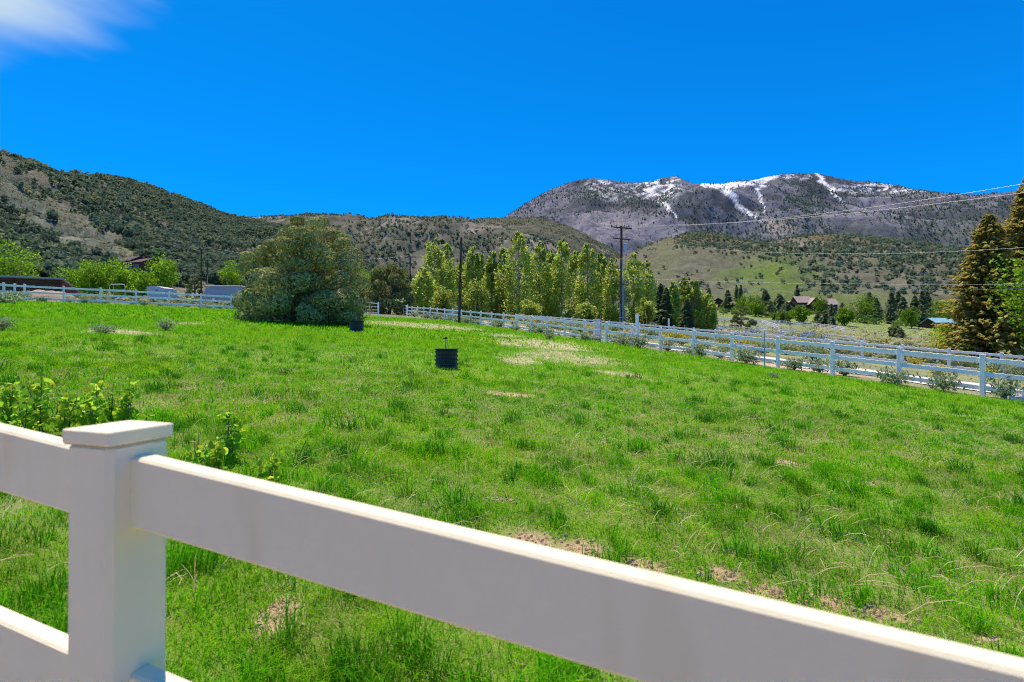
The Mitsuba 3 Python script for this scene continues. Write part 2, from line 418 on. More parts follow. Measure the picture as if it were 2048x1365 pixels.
def mountain_colour(P, px, row):
    a, b = nz(P, 90, 5, 1), nz(P, 380, 4, 2)
    c = lerp((0.14, 0.145, 0.18), (0.245, 0.25, 0.295), (a - 0.25) * 2)
    fir = np.clip((b - 0.36) * 5, 0, 1) * np.clip((a - 0.33) * 7, 0, 1)
    fir *= 1 - np.clip(1 - np.hypot((px - 1215) / 120, (row - 452) / 36), 0, 1) * 2
    c = lerp(c, (0.05, 0.062, 0.07), np.clip(fir, 0, 1) * 0.82)
    low = np.clip((row - 415 + (b - 0.5) * 60) / 60, 0, 1) * np.clip((px - 1560) / 120, 0, 1)
    c = lerp(c, (0.15, 0.165, 0.135), low * 0.8)
    f = nz(P, 26, 4, 5)
    talus = np.clip(1.2 - np.hypot((px - 1225) / 125, (row - 455) / 42) + (a - 0.5), 0, 1) * (px < 1400)
    c = lerp(c, (0.25, 0.235, 0.255), talus * (0.5 + 0.5 * f))
    fan = seg_mask(px, row, [(1500, 425, 3), (1535, 445, 8), (1570, 465, 18)], 1.0)
    c = lerp(c, (0.33, 0.30, 0.27), fan * 0.7)
    wob = (nz(P, 120, 4, 7) - 0.5)
    x2, y2 = px + wob * 26, row + (f - 0.5) * 10
    s = np.zeros(px.shape)
    for pts in ([(1405, 368, 5), (1450, 372, 9), (1500, 366, 7), (1556, 353, 5)], [(1452, 374, 9), (1466, 392, 8), (1476, 410, 6), (1500, 428, 5), (1526, 444, 4)],
                [(1535, 362, 8), (1518, 380, 6), (1524, 400, 4), (1524, 425, 2)], [(1634, 347, 5), (1652, 368, 6), (1672, 388, 4), (1690, 406, 2)],
                [(1320, 398, 5), (1338, 418, 4), (1348, 434, 2)]):
        s = np.maximum(s, seg_mask(x2, y2, pts, 1.7))
    chute = s
    s = s * 0
    spots = np.clip((nz(P, 34, 4, 11) - 0.47) * 9, 0, 1)
    for cx, cy, rx, ry, k in ((1315, 378, 52, 24, 1.0), (1760, 376, 110, 12, 1.0), (1200, 374, 36, 16, 0.7), (1590, 352, 40, 8, 0.8), (1240, 385, 60, 20, 0.45), (1350, 360, 14, 8, 0.8)):
        s = np.maximum(s, np.clip((1.15 - np.hypot((px - cx) / rx, (row - cy) / ry)) * 2, 0, 1) * spots * k)
    rocky = np.clip((nz(P, 30, 3, 17) - 0.30) * 6, 0, 1)
    return lerp(c, (0.86, 0.87, 0.90), np.maximum(s * (0.35 + 0.65 * rocky), chute * (0.75 + 0.25 * rocky)))


MX = [880, 960, 1015, 1060, 1100, 1150, 1190, 1230, 1270, 1310, 1352, 1385, 1410, 1450, 1500, 1550, 1590, 1632, 1660, 1700, 1760, 1800, 1860, 1900, 1950, 2000, 2048, 2300, 2900]
MYY = [490, 462, 431, 402, 380, 362, 357, 363, 366, 360, 352, 366, 367, 368, 360, 350, 347, 345, 352, 362, 367, 372, 383, 388, 392, 386, 380, 395, 430]
MZ = [4300 + 500 * math.sin(x * 0.012) for x in MX]
mountain = hill('mountain', (880, 2900), [
    ([800, 1300, 2900], [2300, 2300, 2300], [540, 545, 545]),
    ([800, 1200, 1500, 1700, 2900], [3100, 3000, 3100, 3000, 3000], [500, 455, 455, 450, 470]),
    ([x for x in MX], [z - 500 for z in MZ], [y + 30 for y in MYY]),
    (MX, MZ, MYY), ([800, 2900], [7000, 7000], [480, 480])], 250, 560, (620, 105, 0.10), mountain_colour, 40,
    'far grey mountain range with snow patches and gullies below its crest', 'm_mountain')


def foothill_colour(P, px, row):
    a = nz(P, 30, 5, 3)
    c = lerp((0.075, 0.08, 0.055), (0.15, 0.148, 0.11), (a - 0.25) * 2)
    return lerp(c, (0.30, 0.27, 0.24), np.clip((nz(P, 110, 4, 4) - 0.56) * 7, 0, 1) * 0.7)


foothill = hill('foothill', (820, 1420), [
    ([820, 1420], [1250, 1250], [590, 590]),
    ([820, 940, 1000, 1060, 1120, 1170, 1230, 1290, 1420], [1800] * 9, [475, 470, 466, 465, 474, 490, 520, 560, 600]),
    ([820, 940, 1000, 1060, 1120, 1170, 1230, 1290, 1420], [2150] * 9, [446, 438, 434, 433, 446, 466, 500, 545, 590]),
    ([820, 1420], [2700, 2700], [560, 600])], 120, 260, (240, 22, 0.25), foothill_colour, 50,
    'low brown green foothill under the left end of the snowy mountain')


def ridge_colour(P, px, row):
    a, b = nz(P, 14, 5, 3), nz(P, 60, 4, 8)
    c = lerp((0.085, 0.088, 0.068), (0.165, 0.163, 0.135), (a - 0.25) * 2)
    rock = np.clip((b - 0.55 + np.exp(-((px - 1040) / 60) ** 2 - ((row - 485) / 40) ** 2) * 0.2 + np.exp(-((px - 775) / 40) ** 2 - ((row - 440) / 16) ** 2) * 0.15) * 8, 0, 1)
    return lerp(c, (0.33, 0.29, 0.25), rock * a * 1.3)


RX = [420, 480, 560, 640, 700, 740, 780, 840, 890, 930, 960, 1010, 1100, 1180, 1250, 1330]
RY = [450, 437, 432, 428, 430, 437, 430, 436, 432, 438, 444, 455, 488, 525, 560, 600]
RZ = [1150, 1150, 1150, 1120, 1100, 1080, 1060, 1050, 1020, 1000, 960, 900, 800, 700, 600, 500]
ridge = hill('ridge', (420, 1330), [
    ([420, 800, 1330], [380, 380, 360], [588, 594, 612]),
    (RX, [z * 0.66 for z in RZ], [y + (590 - y) * 0.42 for y in RY]),
    (RX, RZ, RY), ([420, 1330], [1900, 1500], [520, 620])], 170, 400, (130, 26, 0.22), ridge_colour, 60,
    'rocky middle ridge dotted with dark pines behind the big round tree')


def left_colour(P, px, row):
    a, b = nz(P, 6, 5, 3), nz(P, 40, 4, 8)
    c = lerp((0.11, 0.108, 0.08), (0.21, 0.20, 0.155), (a - 0.25) * 2)
    sage = np.clip(1.3 - np.abs(row - (370 + px * 0.66)) / 55, 0, 1) * (px < 330)
    c = lerp(c, lerp((0.085, 0.105, 0.08), (0.17, 0.19, 0.15), (a - 0.3) * 2.5), sage)
    c = lerp(c, (0.19, 0.26, 0.05), np.clip(1.2 - np.hypot((px - 290) / 60, (row - 508 - (px - 290) * 0.22) / 8), 0, 1) * 0.8)
    rock = np.clip(1.2 - np.hypot((px - 370) / 34, (row - 432 - (px - 370) * 0.6) / 22), 0, 1) * np.clip((nz(P, 9, 4, 6) - 0.45) * 7, 0, 1)
    return lerp(c, (0.48, 0.43, 0.37), np.maximum(rock, np.clip((b - 0.62) * 8, 0, 1) * 0.5))


LX = [-700, -300, 0, 40, 75, 110, 150, 190, 240, 300, 370, 440, 480, 560, 640, 720, 820]
LY = [150, 215, 301, 312, 327, 341, 344, 350, 356, 376, 396, 427, 436, 452, 490, 530, 585]
LZ = [420, 450, 480, 500, 510, 530, 560, 590, 650, 740, 840, 930, 930, 800, 660, 520, 430]
lefthill = hill('hillside', (-700, 820), [
    ([-700, 0, 240, 440, 620, 820], [95, 115, 150, 190, 270, 340], [570, 585, 580, 574, 582, 594]),
    (LX, [0.5 * z + 60 for z in LZ], [y + (588 - y) * 0.42 for y in LY]),
    (LX, LZ, LY), ([-700, 820], [900, 900], [420, 620])], 190, 470, (95, 15, 0.22), left_colour, 70,
    'steep left hillside with a bare sage strip between bands of pines')


def fan_colour(P, px, row):
    a, b = nz(P, 9, 5, 3), nz(P, 55, 4, 8)
    c = lerp((0.10, 0.105, 0.075), (0.175, 0.172, 0.13), (a - 0.25) * 2)
    brown = np.clip((500 - row) / 26, 0, 1) * np.clip((px - 1300) / 60, 0, 1)
    c = lerp(c, lerp((0.11, 0.085, 0.045), (0.20, 0.16, 0.09), a), brown * 0.8)
    cx = 1560 + (b - 0.5) * 160
    mead = np.clip(1.25 - np.hypot((px - cx) / np.where(px < cx, 130, 100), (row - 556) / 62) + (a - 0.5) * 0.8, 0, 1)
    mead = np.maximum(mead, np.clip(1.2 - np.hypot((px - 1620) / 260, (row - 598) / 20), 0, 1) * 0.8)
    c = lerp(c, lerp((0.085, 0.15, 0.035), (0.165, 0.225, 0.065), (b - 0.3) * 2), mead)
    light = np.clip(1.2 - np.hypot((px - 1335) / 45, (row - 520 + (px - 1335) * 0.5) / 40) + (b - 0.5) * 2, 0, 1)
    c = lerp(c, (0.15, 0.18, 0.08), light * 0.4)
    pale = np.clip(1.15 - np.hypot((px - 1580) / 60, (row - 487) / 12) + (a - 0.5) * 1.4, 0, 1)
    pale = np.maximum(pale, np.clip(1.1 - np.hypot((px - 1800) / 90, (row - 498) / 9) + (a - 0.5) * 1.6, 0, 1))
    return lerp(c, (0.32, 0.29, 0.26), pale * 0.75)


AX = [1180, 1230, 1280, 1330, 1380, 1440, 1500, 1540, 1590, 1650, 1720, 1800, 1870, 1950, 2048, 2400, 2900]
AY = [560, 522, 497, 478, 464, 468, 480, 482, 473, 467, 469, 480, 491, 500, 506, 520, 540]
AZ = [900, 950, 1050, 1100, 1100, 1050, 980, 960, 980, 1000, 980, 950, 930, 920, 920, 950, 950]
fan = hill('fan_slope', (1180, 2900), [
    ([1180, 1500, 1800, 2048, 2900], [330] * 5, [613, 618, 632, 641, 655]),
    (AX, [0.62 * z for z in AZ], [y + (622 - y) * 0.45 for y in AY]),
    (AX, AZ, AY), ([1180, 2900], [1700, 1700], [600, 600])], 150, 440, (110, 15, 0.25), fan_colour, 80,
    'rounded foothill with a bright green meadow and dark junipers')


# ------------------------------------------------------------------ foliage
def unit(n, r):
    u = r.normal(size=(n, 3))
    return u / (np.linalg.norm(u, axis=1, keepdims=True) + 1e-9)


def rhombs(p, nrm, size, aspect, r, along=None):
    """one four-cornered leaf at each point"""
    n = len(p)
    nrm = nrm / (np.linalg.norm(nrm, axis=1, keepdims=True) + 1e-9)
    a = np.cross(nrm, unit(n, r)) if along is None else along - nrm * (along * nrm).sum(1, keepdims=True)
    a /= np.linalg.norm(a, axis=1, keepdims=True) + 1e-9
    b = np.cross(nrm, a)
    s = np.broadcast_to(size, (n,))[:, None] * 0.5
    v = np.stack([p - a * s, p + b * s * aspect, p + a * s, p - b * s * aspect], 1).reshape(-1, 3)
    k = np.arange(n)[:, None] * 4
    return v, np.vstack([k + [0, 1, 2], k + [0, 2, 3]])


def shades(n, palette, r, jit=0.18, per=4):
    pal = np.asarray(palette, float)
    c = pal[r.integers(0, len(pal), n)] * (1 + jit * r.normal(size=(n, 1)).clip(-2, 2)) * (1 + 0.06 * r.normal(size=(n, 3)))
    return np.repeat(np.clip(c, 0.004, 0.9), per, 0)


def crown(cent, rad, n_each, size, aspect, palette, r, out=0.6, flat=1.0, shell=0.45):
    """leaves in clumps: cent (k,3), rad (k,)"""
    k = len(cent)
    idx = np.repeat(np.arange(k), n_each)
    u = unit(len(idx), r)
    q = u * (rad[idx] * (shell + (1 - shell) * r.random(len(idx)) ** 0.6))[:, None] * [1, 1, flat]
    nrm = out * u + (1 - out) * unit(len(idx), r)
    v, f = rhombs(cent[idx] + q, nrm, size * (0.65 + 0.7 * r.random(len(idx))), aspect, r)
    tone = (1 + 0.13 * r.normal(size=k)).clip(0.65, 1.4)[idx]
    return v, f, shades(len(idx), palette, r) * np.repeat(tone, 4)[:, None]


def limbs(base, tops, r0, r, bend=0.25, sides=5):
    out = []
    for t in tops:
        t = np.asarray(t, float)
        m = base + (t - base) * 0.5 + r.normal(size=3) * bend * np.linalg.norm(t - base) * 0.2
        out.append(tube([base, m, t], [r0, r0 * 0.55, r0 * 0.15], sides, cap=False))
    return cat(out)


POP = [(0.42, 0.55, 0.10), (0.50, 0.60, 0.11), (0.34, 0.48, 0.08), (0.56, 0.58, 0.17)]
BRIGHT = [(0.21, 0.40, 0.03), (0.28, 0.47, 0.035), (0.16, 0.32, 0.025)]
PINYON = [(0.21, 0.27, 0.13), (0.26, 0.30, 0.14), (0.17, 0.22, 0.12)]
JUNIPER = [(0.25, 0.29, 0.10), (0.32, 0.34, 0.12), (0.19, 0.23, 0.085)]
SPRUCE = [(0.45, 0.37, 0.09), (0.37, 0.34, 0.09), (0.25, 0.285, 0.09), (0.50, 0.39, 0.09)]
DARKSPRUCE = [(0.16, 0.22, 0.09), (0.21, 0.26, 0.11)]
SAGE = [(0.25, 0.34, 0.18), (0.20, 0.29, 0.14), (0.32, 0.40, 0.25)]
YEL = [(0.62, 0.53, 0.06), (0.46, 0.44, 0.08), (0.28, 0.32, 0.09), (0.70, 0.60, 0.11)]


def tree(name, trunk_mesh, crown_vfc, label, cat_='tree', group=None, bark='m_bark', leaf='m_leaf'):
    k = thing(name, label, cat_, group)
    put('trunk', trunk_mesh, bark, k, smooth=True)
    put('crown', crown_vfc[:2], leaf, k, color=crown_vfc[2])
    return k


def round_tree(h, w, palette, r, n=2600, size=0.26, trunk=0.16, bare=0.2, clumps=34, squash=1.0):
    """broadleaf: limbs fan from the trunk to clumps that fill an uneven egg"""
    u = unit(clumps, r)
    s = r.random(clumps) ** 0.4
    cz = h * (bare + (1 - bare) * 0.5)
    c = np.stack([u[:, 0] * w / 2 * s * 0.85, u[:, 1] * w / 2 * s * 0.85, cz + u[:, 2] * h * (1 - bare) * 0.5 * s * 0.88 * squash], 1)
    rad = (0.13 + 0.10 * r.random(clumps)) * min(w, h) * 1.05
    t = cat([tube([[0, 0, -0.3], [0.05, 0.03, h * 0.3], [0, 0, h * 0.75]], [trunk * 1.2, trunk * 0.8, trunk * 0.25], 7),
             limbs(np.array([0.03, 0.02, h * 0.3]), c[: clumps // 2], trunk * 0.5, r)])
    return t, crown(c, rad, n // clumps, size, 0.75, palette, r, 0.25)


def poplar(h, w, r, palette=POP, n=3000, size=0.27):
    """columnar: steep limbs hug several leaders"""
    t = [tube([[0, 0, -0.3], [0.1, 0, h * 0.4], [0, 0.05, h * 0.96]], [0.17, 0.11, 0.02], 6)]
    cs, rs = [], []
    for k in range(90):
        z = h * (0.03 + 0.95 * r.random() ** 1.1)
        rel = z / h
        env = w / 2 * min(1.0, 0.75 + rel) * (1.0 if rel < 0.55 else max(0.2, ((1.04 - rel) / 0.49) ** 0.7))
        a, q = r.random() * 6.283, env * (0.25 + 0.75 * r.random() ** 0.5)
        c = np.array([q * math.cos(a), q * math.sin(a), z])
        cs.append(c)
        rs.append((0.30 + 0.35 * r.random()) * max(0.35, env) * 0.85)
        if k % 2 == 0:
            t.append(tube([[0, 0, max(0.5, z - 2.2)], c * [0.5, 0.5, 1] - [0, 0, 0.6], c], [0.05, 0.03, 0.01], 4, cap=False))
    v, f, col = crown(np.array(cs), np.array(rs), n // 90, size, 0.8, palette, r, 0.2, 1.8, 0.15)
    return cat(t), (v, f, col)


def conifer(h, w, palette, r, whorls=34, per=8, size=0.30, droop=0.25, seg=9):
    """spruce: whorls of drooping boughs, each a flat spray"""
    P, N, A = [], [], []
    for i in range(whorls):
        z = h * (0.05 + 0.93 * (i / (whorls - 1)) ** 0.92)
        L = w / 2 * (1 - (z / h)) ** 0.78 * (0.8 + 0.4 * r.random()) + 0.12
        for k in range(per):
            a = r.random() * 6.283
            d = np.array([math.cos(a), math.sin(a), 0])
            l = L * (0.65 + 0.4 * r.random())
            s = np.repeat(np.linspace(0.15, 1, seg), 2) + r.normal(size=2 * seg) * 0.03
            z0 = z + r.normal() * 0.15
            p = d * (s * l)[:, None] + np.stack([0 * s, 0 * s, z0 + l * (0.10 * s - droop * s ** 2 * 1.3 + 0.12 * s ** 4)], 1)
            sd = np.array([-d[1], d[0], 0])
            p += sd * (r.normal(size=2 * seg) * 0.13 * l * (1.1 - s))[:, None] + [0, 0, 1] * (-0.10 * r.random(2 * seg))[:, None]
            P.append(p)
            N.append(np.tile([0, 0, 1.0], (2 * seg, 1)) + 0.55 * unit(2 * seg, r) + d * 0.4)
            A.append(np.tile(d, (2 * seg, 1)) + 0.7 * unit(2 * seg, r))
    p = np.vstack(P)
    v, f = rhombs(p, np.vstack(N), size * (0.7 + 0.7 * r.random(len(p))), 0.5, r, np.vstack(A))
    t = tube([[0, 0, -0.3], [0, 0, h * 0.5], [0, 0, h]], [0.02 * h, 0.012 * h, 0.01], 7)
    return t, (v, f, shades(len(p), palette, r, 0.22))


def bushy_conifer(h, w, palette, r, clumps, n, size, skirt=0.02, out=0.75, aspect=0.45, trunk=0.14, profile=None):
    """pinyon or juniper: dense rounded clumps down to the ground"""
    cs, rs = [], []
    for k in range(clumps):
        z = skirt + (1 - skirt) * r.random() ** 1.15
        a = r.random() * 6.283
        e = (profile(z, math.cos(a)) if profile else math.sqrt(max(0.02, 1 - ((z - 0.38) / 0.62) ** 2))) * w / 2
        q = e * (0.36 + 0.62 * r.random() ** (0.5 if profile is None else 0.4))
        cs.append([q * math.cos(a), q * math.sin(a), z * h * 0.95])
        rs.append((0.075 + (0.10 if profile is None else 0.085) * r.random() ** 1.5) * w * (1.0 - 0.25 * z))
    if profile:
        for k in range(85):      # a skirt that sweeps the grass, and a full heart
            a, low = r.random() * 6.283, k < 50
            q = w / 2 * (0.62 + 0.30 * r.random() if low else 0.45 * r.random())
            cs.append([q * math.cos(a), q * math.sin(a), h * (0.05 + 0.20 * r.random() if low else 0.12 + 0.6 * r.random())])
            rs.append((0.07 + 0.06 * r.random()) * w * (1 if low else 1.3))
        clumps += 85
    c = np.array(cs)
    t = cat([tube([[0, 0, -0.3], [0.06 * w, 0, h * 0.35], [0, 0, h * 0.8]], [trunk * 1.4, trunk, trunk * 0.3], 7), limbs(np.array([0, 0, h * 0.22]), c[c[:, 2] > h * 0.35][: clumps // 6], trunk * 0.40, r)])
    return t, crown(c, np.array(rs), n // clumps, size, aspect, palette, r, out, 0.72 if profile else 0.85, 0.78 if profile else 0.6)


def shrub(h, w, palette, r, n=240, size=0.10, stems=11):
    """low bush: upright leafy twigs from one root"""
    tops = np.stack([r.normal(size=stems) * w * 0.22, r.normal(size=stems) * w * 0.22, h * (0.55 + 0.45 * r.random(stems))], 1)
    i = r.integers(0, stems, n)
    s = 0.25 + 0.8 * r.random(n)
    p = tops[i] * s[:, None] + r.normal(size=(n, 3)) * [w * 0.17, w * 0.17, h * 0.07]
    p[:, 2] = np.maximum(p[:, 2], 0.02)
    v, f = rhombs(p, unit(n, r) + [0, 0, 0.4], size * (0.6 + 0.8 * r.random(n)), 0.4, r, np.array([0, 0, 1.0]) + 0.8 * unit(n, r))
    return cat([tube([[0, 0, -0.05], t * [0.6, 0.6, 0.5], t], [0.02, 0.012, 0.004], 4, cap=False) for t in tops]), (v, f, shades(n, palette, r, 0.2))


def leaf_template(build):
    t, c = build
    return t, c


def stand(m, p, rz=0.0, s=1.0):
    return move(m, p, rz, s)


def plant(name, built, p, label, cat_='tree', group=None, bark='m_bark', leaf='m_leaf', rz=0.0, s=1.0):
    t, c = built
    return tree(name, move(t, p, rz, s), (*move(c[:2], p, rz, s), c[2]), label, cat_, group, bark, leaf)


def top_h(x, Z, ytop):
    p = at(x, Z)
    return p, CAM + (HZ - ytop) / F * Z - p[2]


ORD = ['first', 'second', 'third', 'fourth', 'fifth', 'sixth', 'seventh', 'eighth', 'ninth', 'tenth', 'eleventh', 'twelfth', 'thirteenth', 'fourteenth', 'fifteenth', 'sixteenth', 'seventeenth', 'eighteenth', 'nineteenth',
       'twentieth', 'twenty-first', 'twenty-second', 'twenty-third', 'twenty-fourth', 'twenty-fifth', 'twenty-sixth', 'twenty-seventh', 'twenty-eighth', 'twenty-ninth', 'thirtieth']


def ordinal(i):
    if i < 30:
        return ORD[i]
    return ('thirty-', 'forty-', 'fifty-', 'sixty-')[(i + 1) // 10 - 3] + ORD[(i + 1) % 10 - 1] if (i + 1) % 10 else ('fortieth', 'fiftieth', 'sixtieth')[(i + 1) // 10 - 4]


# ------------------------------------------------------------------ white fences
RAIL_H, RAIL_T = 0.150, 0.042


def fence(name, pts, label, post_h=1.37, rails=(1.28, 0.815, 0.35), size=0.127, bev=0.006, caps=True, skip=(), group=None, lower=None):
    """posts at the points, rails (tops at these heights) between them"""
    key = thing(name, label, 'fence', group)
    pts = np.asarray(pts, float)
    s = size / 2
    shape = None
    z = G(pts[:, 0], pts[:, 1]) if pts.shape[1] == 2 else pts[:, 2]
    shapes = {}
    for i, p in enumerate(pts):
        d = pts[min(i + 1, len(pts) - 1)][:2] - pts[max(i - 1, 0)][:2]
        rz = math.atan2(d[1], d[0])
        if not shapes:
            shapes['post'] = mikit.ply(box(-s, s, -s, s, -0.3, post_h - 0.03, bev), 'm_farvinyl')
            o = s + 0.005
            shapes['cap'] = mikit.ply(cat([box(-o, o, -o, o, post_h - 0.028, post_h, 0.004), tri(trimesh.convex.convex_hull(np.array([[-o * .9, -o * .9, post_h], [o * .9, -o * .9, post_h], [o * .9, o * .9, post_h], [-o * .9, o * .9, post_h], [0, 0, post_h + 0.012]])))]), 'm_farvinyl')
        q = share('post', shapes['post'], key, (p[0], p[1], z[i]), rz)
        share('cap', shapes['cap'], q, (p[0], p[1], z[i]), rz)
    for i in range(len(pts) - 1):
        if i in skip:
            continue
        a, b = np.array([*pts[i][:2], z[i]]), np.array([*pts[i + 1][:2], z[i + 1]])
        d = (b - a) / np.linalg.norm(b - a)
        for h in rails:
            put('rail', beam(a + d * (s - 0.01) + [0, 0, h - RAIL_H / 2], b - d * (s - 0.01) + [0, 0, h - RAIL_H / 2], RAIL_T, RAIL_H, 0.005), 'm_farvinyl', key)
    return key


# the near fence
nd = np.array([0.943, -0.332, -0.094])
ndh = nd[:2] / np.linalg.norm(nd[:2])
nn_ = np.array([-ndh[1], ndh[0]])
PS = 0.135
front = np.array([-0.8346, 1.088])
pc = front + (nn_ - ndh) * PS / 2
key = thing('white_fence', 'close white vinyl fence crossing the foreground with a capped post at left', 'fence')
rz0 = math.atan2(ndh[1], ndh[0])
CAPZ = 1.479
for s_ in (0, 2.44):
    q = pc + ndh * s_
    dz = nd[2] * s_ / np.hypot(*nd[:2]) * 1.0
    gz = float(G(*q))
    pk = put('post', move(box(-PS / 2, PS / 2, -PS / 2, PS / 2, -0.4, CAPZ - 0.027 - gz, 0.012), (q[0], q[1], gz + dz * 0), rz0) if s_ == 0 else move(box(-PS / 2, PS / 2, -PS / 2, PS / 2, -0.4, 1.33, 0.012), (q[0], q[1], gz), rz0), 'm_vinyl', key, smooth=30)
    ct = CAPZ if s_ == 0 else gz + 1.357
    o = PS / 2 + 0.005
    put('cap', move(cat([box(-o, o, -o, o, ct - 0.030, ct, 0.0025)]), (q[0], q[1], 0), rz0), 'm_vinyl', pk, smooth=30)
    put('seam', move(box(-o + 0.003, o - 0.003, -o + 0.003, o - 0.003, ct - 0.033, ct - 0.0305), (q[0], q[1], 0), rz0), 'm_seam', pk)
for k, top in enumerate((1.4245, 0.9595, 0.4945)):
    c0 = np.array([*(pc), top - RAIL_H / 2 + 0.0035 * 0])
    sl = nd[2] / np.hypot(*nd[:2]) - 0.0045
    d3 = np.array([*ndh, sl])
    put('rail', beam(c0 + d3 * (PS / 2 - 0.012), c0 + d3 * (2.44 - PS / 2), RAIL_T + 0.004, RAIL_H + 0.002, 0.006), 'm_vinyl', key, smooth=30)
    put('rail', beam(c0 - [0, 0, 0.011] - d3 * (PS / 2 - 0.012), c0 - [0, 0, 0.011] - d3 * 2.4, RAIL_T + 0.004, RAIL_H + 0.002, 0.006), 'm_vinyl', key, smooth=30)

# the fence along the road, the fence across the road, the one at far left
fr = [FR0 + FRD * 2.44 * k for k in range(-2, 27)]
fence('white_fence', fr, 'long white three rail fence bordering the pasture on the right, nearer of two', 1.39)
fr2 = [FR0 + nrm_r * 16.0 + FRD * 2.44 * k for k in range(-3, 26)]
fence('white_fence', fr2, 'white fence on the far side of the gravel lane, partly hidden by the nearer one', 1.37)
fl = [FL0 + FLD * 2.44 * k for k in range(-1, 11)]
fence('white_fence', fl, 'white three rail fence across the far left of the pasture, running behind the big tree', 1.39)
c0 = FL0 - FLD * 2.44
fence('white_fence', [c0 + np.array([0.5, -0.87]) * 2.44 * k for k in (0.02, 1, 2, 3)], 'short white fence turning towards the viewer at the left edge', 1.39)
e0 = fl[-1]


# distant corral fences
def px_path(pts, step=2.44):
    p = np.array([hit(*q)[:2] for q in pts])
    L = np.concatenate([[0], np.cumsum(np.linalg.norm(np.diff(p, axis=0), axis=1))])
    n = max(2, int(L[-1] / step) + 1)
    t = np.linspace(0, L[-1], n)
    return np.stack([np.interp(t, L, p[:, 0]), np.interp(t, L, p[:, 1])], 1)


far_a = [at(x, z)[:2] for x, z in ((1408, 165), (1450, 172), (1500, 182), (1560, 190), (1620, 190), (1660, 178), (1690, 160))]


def resample(p, step):
    p = np.asarray(p, float)
    L = np.concatenate([[0], np.cumsum(np.linalg.norm(np.diff(p, axis=0), axis=1))])
    t = np.linspace(0, L[-1], max(2, int(L[-1] / step) + 1))
    return np.stack([np.interp(t, L, p[:, 0]), np.interp(t, L, p[:, 1])], 1)


fence('corral_fence', resample(far_a, 2.44), 'small distant white fence curving around a paddock below the brown house', 1.4, size=0.14)
fence('corral_fence', resample([at(1524, 183)[:2], at(1560, 125)[:2]], 3.0), 'small distant white fence slanting down from the curved paddock fence', 1.4, size=0.14)
fence('corral_fence', resample([at(1300, 92)[:2], at(1420, 96)[:2], at(1540, 100)[:2], at(1640, 98)[:2], at(1730, 90)[:2]], 2.44), 'low distant white fence just behind the lane fence, left of the tall spruces', 1.35)


# gates at the far end of the pasture
def gate(a, b, label, h=1.45):
    key = thing('white_gate', label, 'gate')
    a, b = np.asarray(a, float), np.asarray(b, float)
    za, zb = float(G(*a)), float(G(*b))
    A, B = np.array([*a, za]), np.array([*b, zb])
    put('post', tube([A - [0, 0, 0.3], A + [0, 0, h + 0.15]], 0.07, 8), 'm_farvinyl', key)
    for t_ in (0.06, 0.55, 1.0):
        p = A + (B - A) * t_
        put('upright', tube([p + [0, 0, 0.25], p + [0, 0, h]], 0.03, 6), 'm_farvinyl', key)
    for z_ in (0.28, 0.62, 0.98, h - 0.03):
        put('bar', tube([A + (B - A) * 0.06 + [0, 0, z_], B + [0, 0, z_ + 0.002]], 0.028 if z_ < 1.2 else 0.035, 6), 'm_farvinyl', key)


g1 = at(757, 63)[:2]
gate(g1, at(722, 57)[:2], 'white pipe gate standing open beside the big tree')
gate(at(815, 73)[:2], at(800, 79)[:2], 'white pipe gate at the far end of the lane fence, folded back')

# ------------------------------------------------------------------ poles and wires


def bolt_pole(x, Z, ytop, label, r0=0.14, lean=0.0):
    p, h = top_h(x, Z, ytop)
    k = thing('utility_pole', label, 'pole')
    put('shaft', tube([p - [0, 0, 0.4], p + [lean * 0.5, 0, h * 0.5], p + [lean, 0, h]], [r0, r0 * 0.88, r0 * 0.72], 10), 'm_pole', k, smooth=40)
    return k, p, h


def crossarm(k, c, d, L, ins=4, w=0.11):
    d = np.asarray(d, float) / np.linalg.norm(d)
    q = put('crossarm', beam(c - d * L / 2, c + d * L / 2, w * 0.8, w), 'm_pole', k)
    out = []
    for s in np.linspace(-0.92, 0.92, ins):
        b = c + d * L / 2 * s + [0, 0, w / 2 - 0.005]
        put('insulator', tube([b, b + [0, 0, 0.08], b + [0, 0, 0.10], b + [0, 0, 0.20], b + [0, 0, 0.24]], [0.02, 0.02, 0.06, 0.065, 0.03], 8), 'm_galv', q)
        out.append(b + [0, 0, 0.24])
    for s in (-1, 1):
        e = c + d * s * L * 0.22
        put('brace', beam(e + [0, 0, -w / 2], c + [0, 0, -0.55], 0.03, 0.03), 'm_pole', q)
    return out


MAINZ = 61.0
k, p, h = bolt_pole(1243, MAINZ, 452, 'tall dark utility pole with two crossarms and a grey transformer', 0.17)
arm = np.array([0.93, 0.35, 0])
arm2 = np.array([0.93, 0.37, 0])
main_top = crossarm(k, p + [0, -0.17, h - 0.25], arm, 2.75, 6, 0.13)
main_low = crossarm(k, p + [0, -0.17, h - 1.55], arm2, 2.3, 4, 0.11)
tp = p + [0.42, -0.1, h - 3.0]
t_ = put('transformer', tube([tp, tp + [0, 0, 0.03], tp + [0, 0, 0.85], tp + [0, 0, 0.92]], [0.20, 0.26, 0.26, 0.18], 14), 'm_galv', k, smooth=40)
put('bushing', tube([tp + [0.05, 0, 0.92], tp + [0.05, 0, 1.15]], 0.04, 6), 'm_conduit', t_)
put('bracket', beam(p + [0.1, -0.02, h - 2.5], tp + [-0.2, 0, 0.5], 0.06, 0.1), 'm_conduit', k)
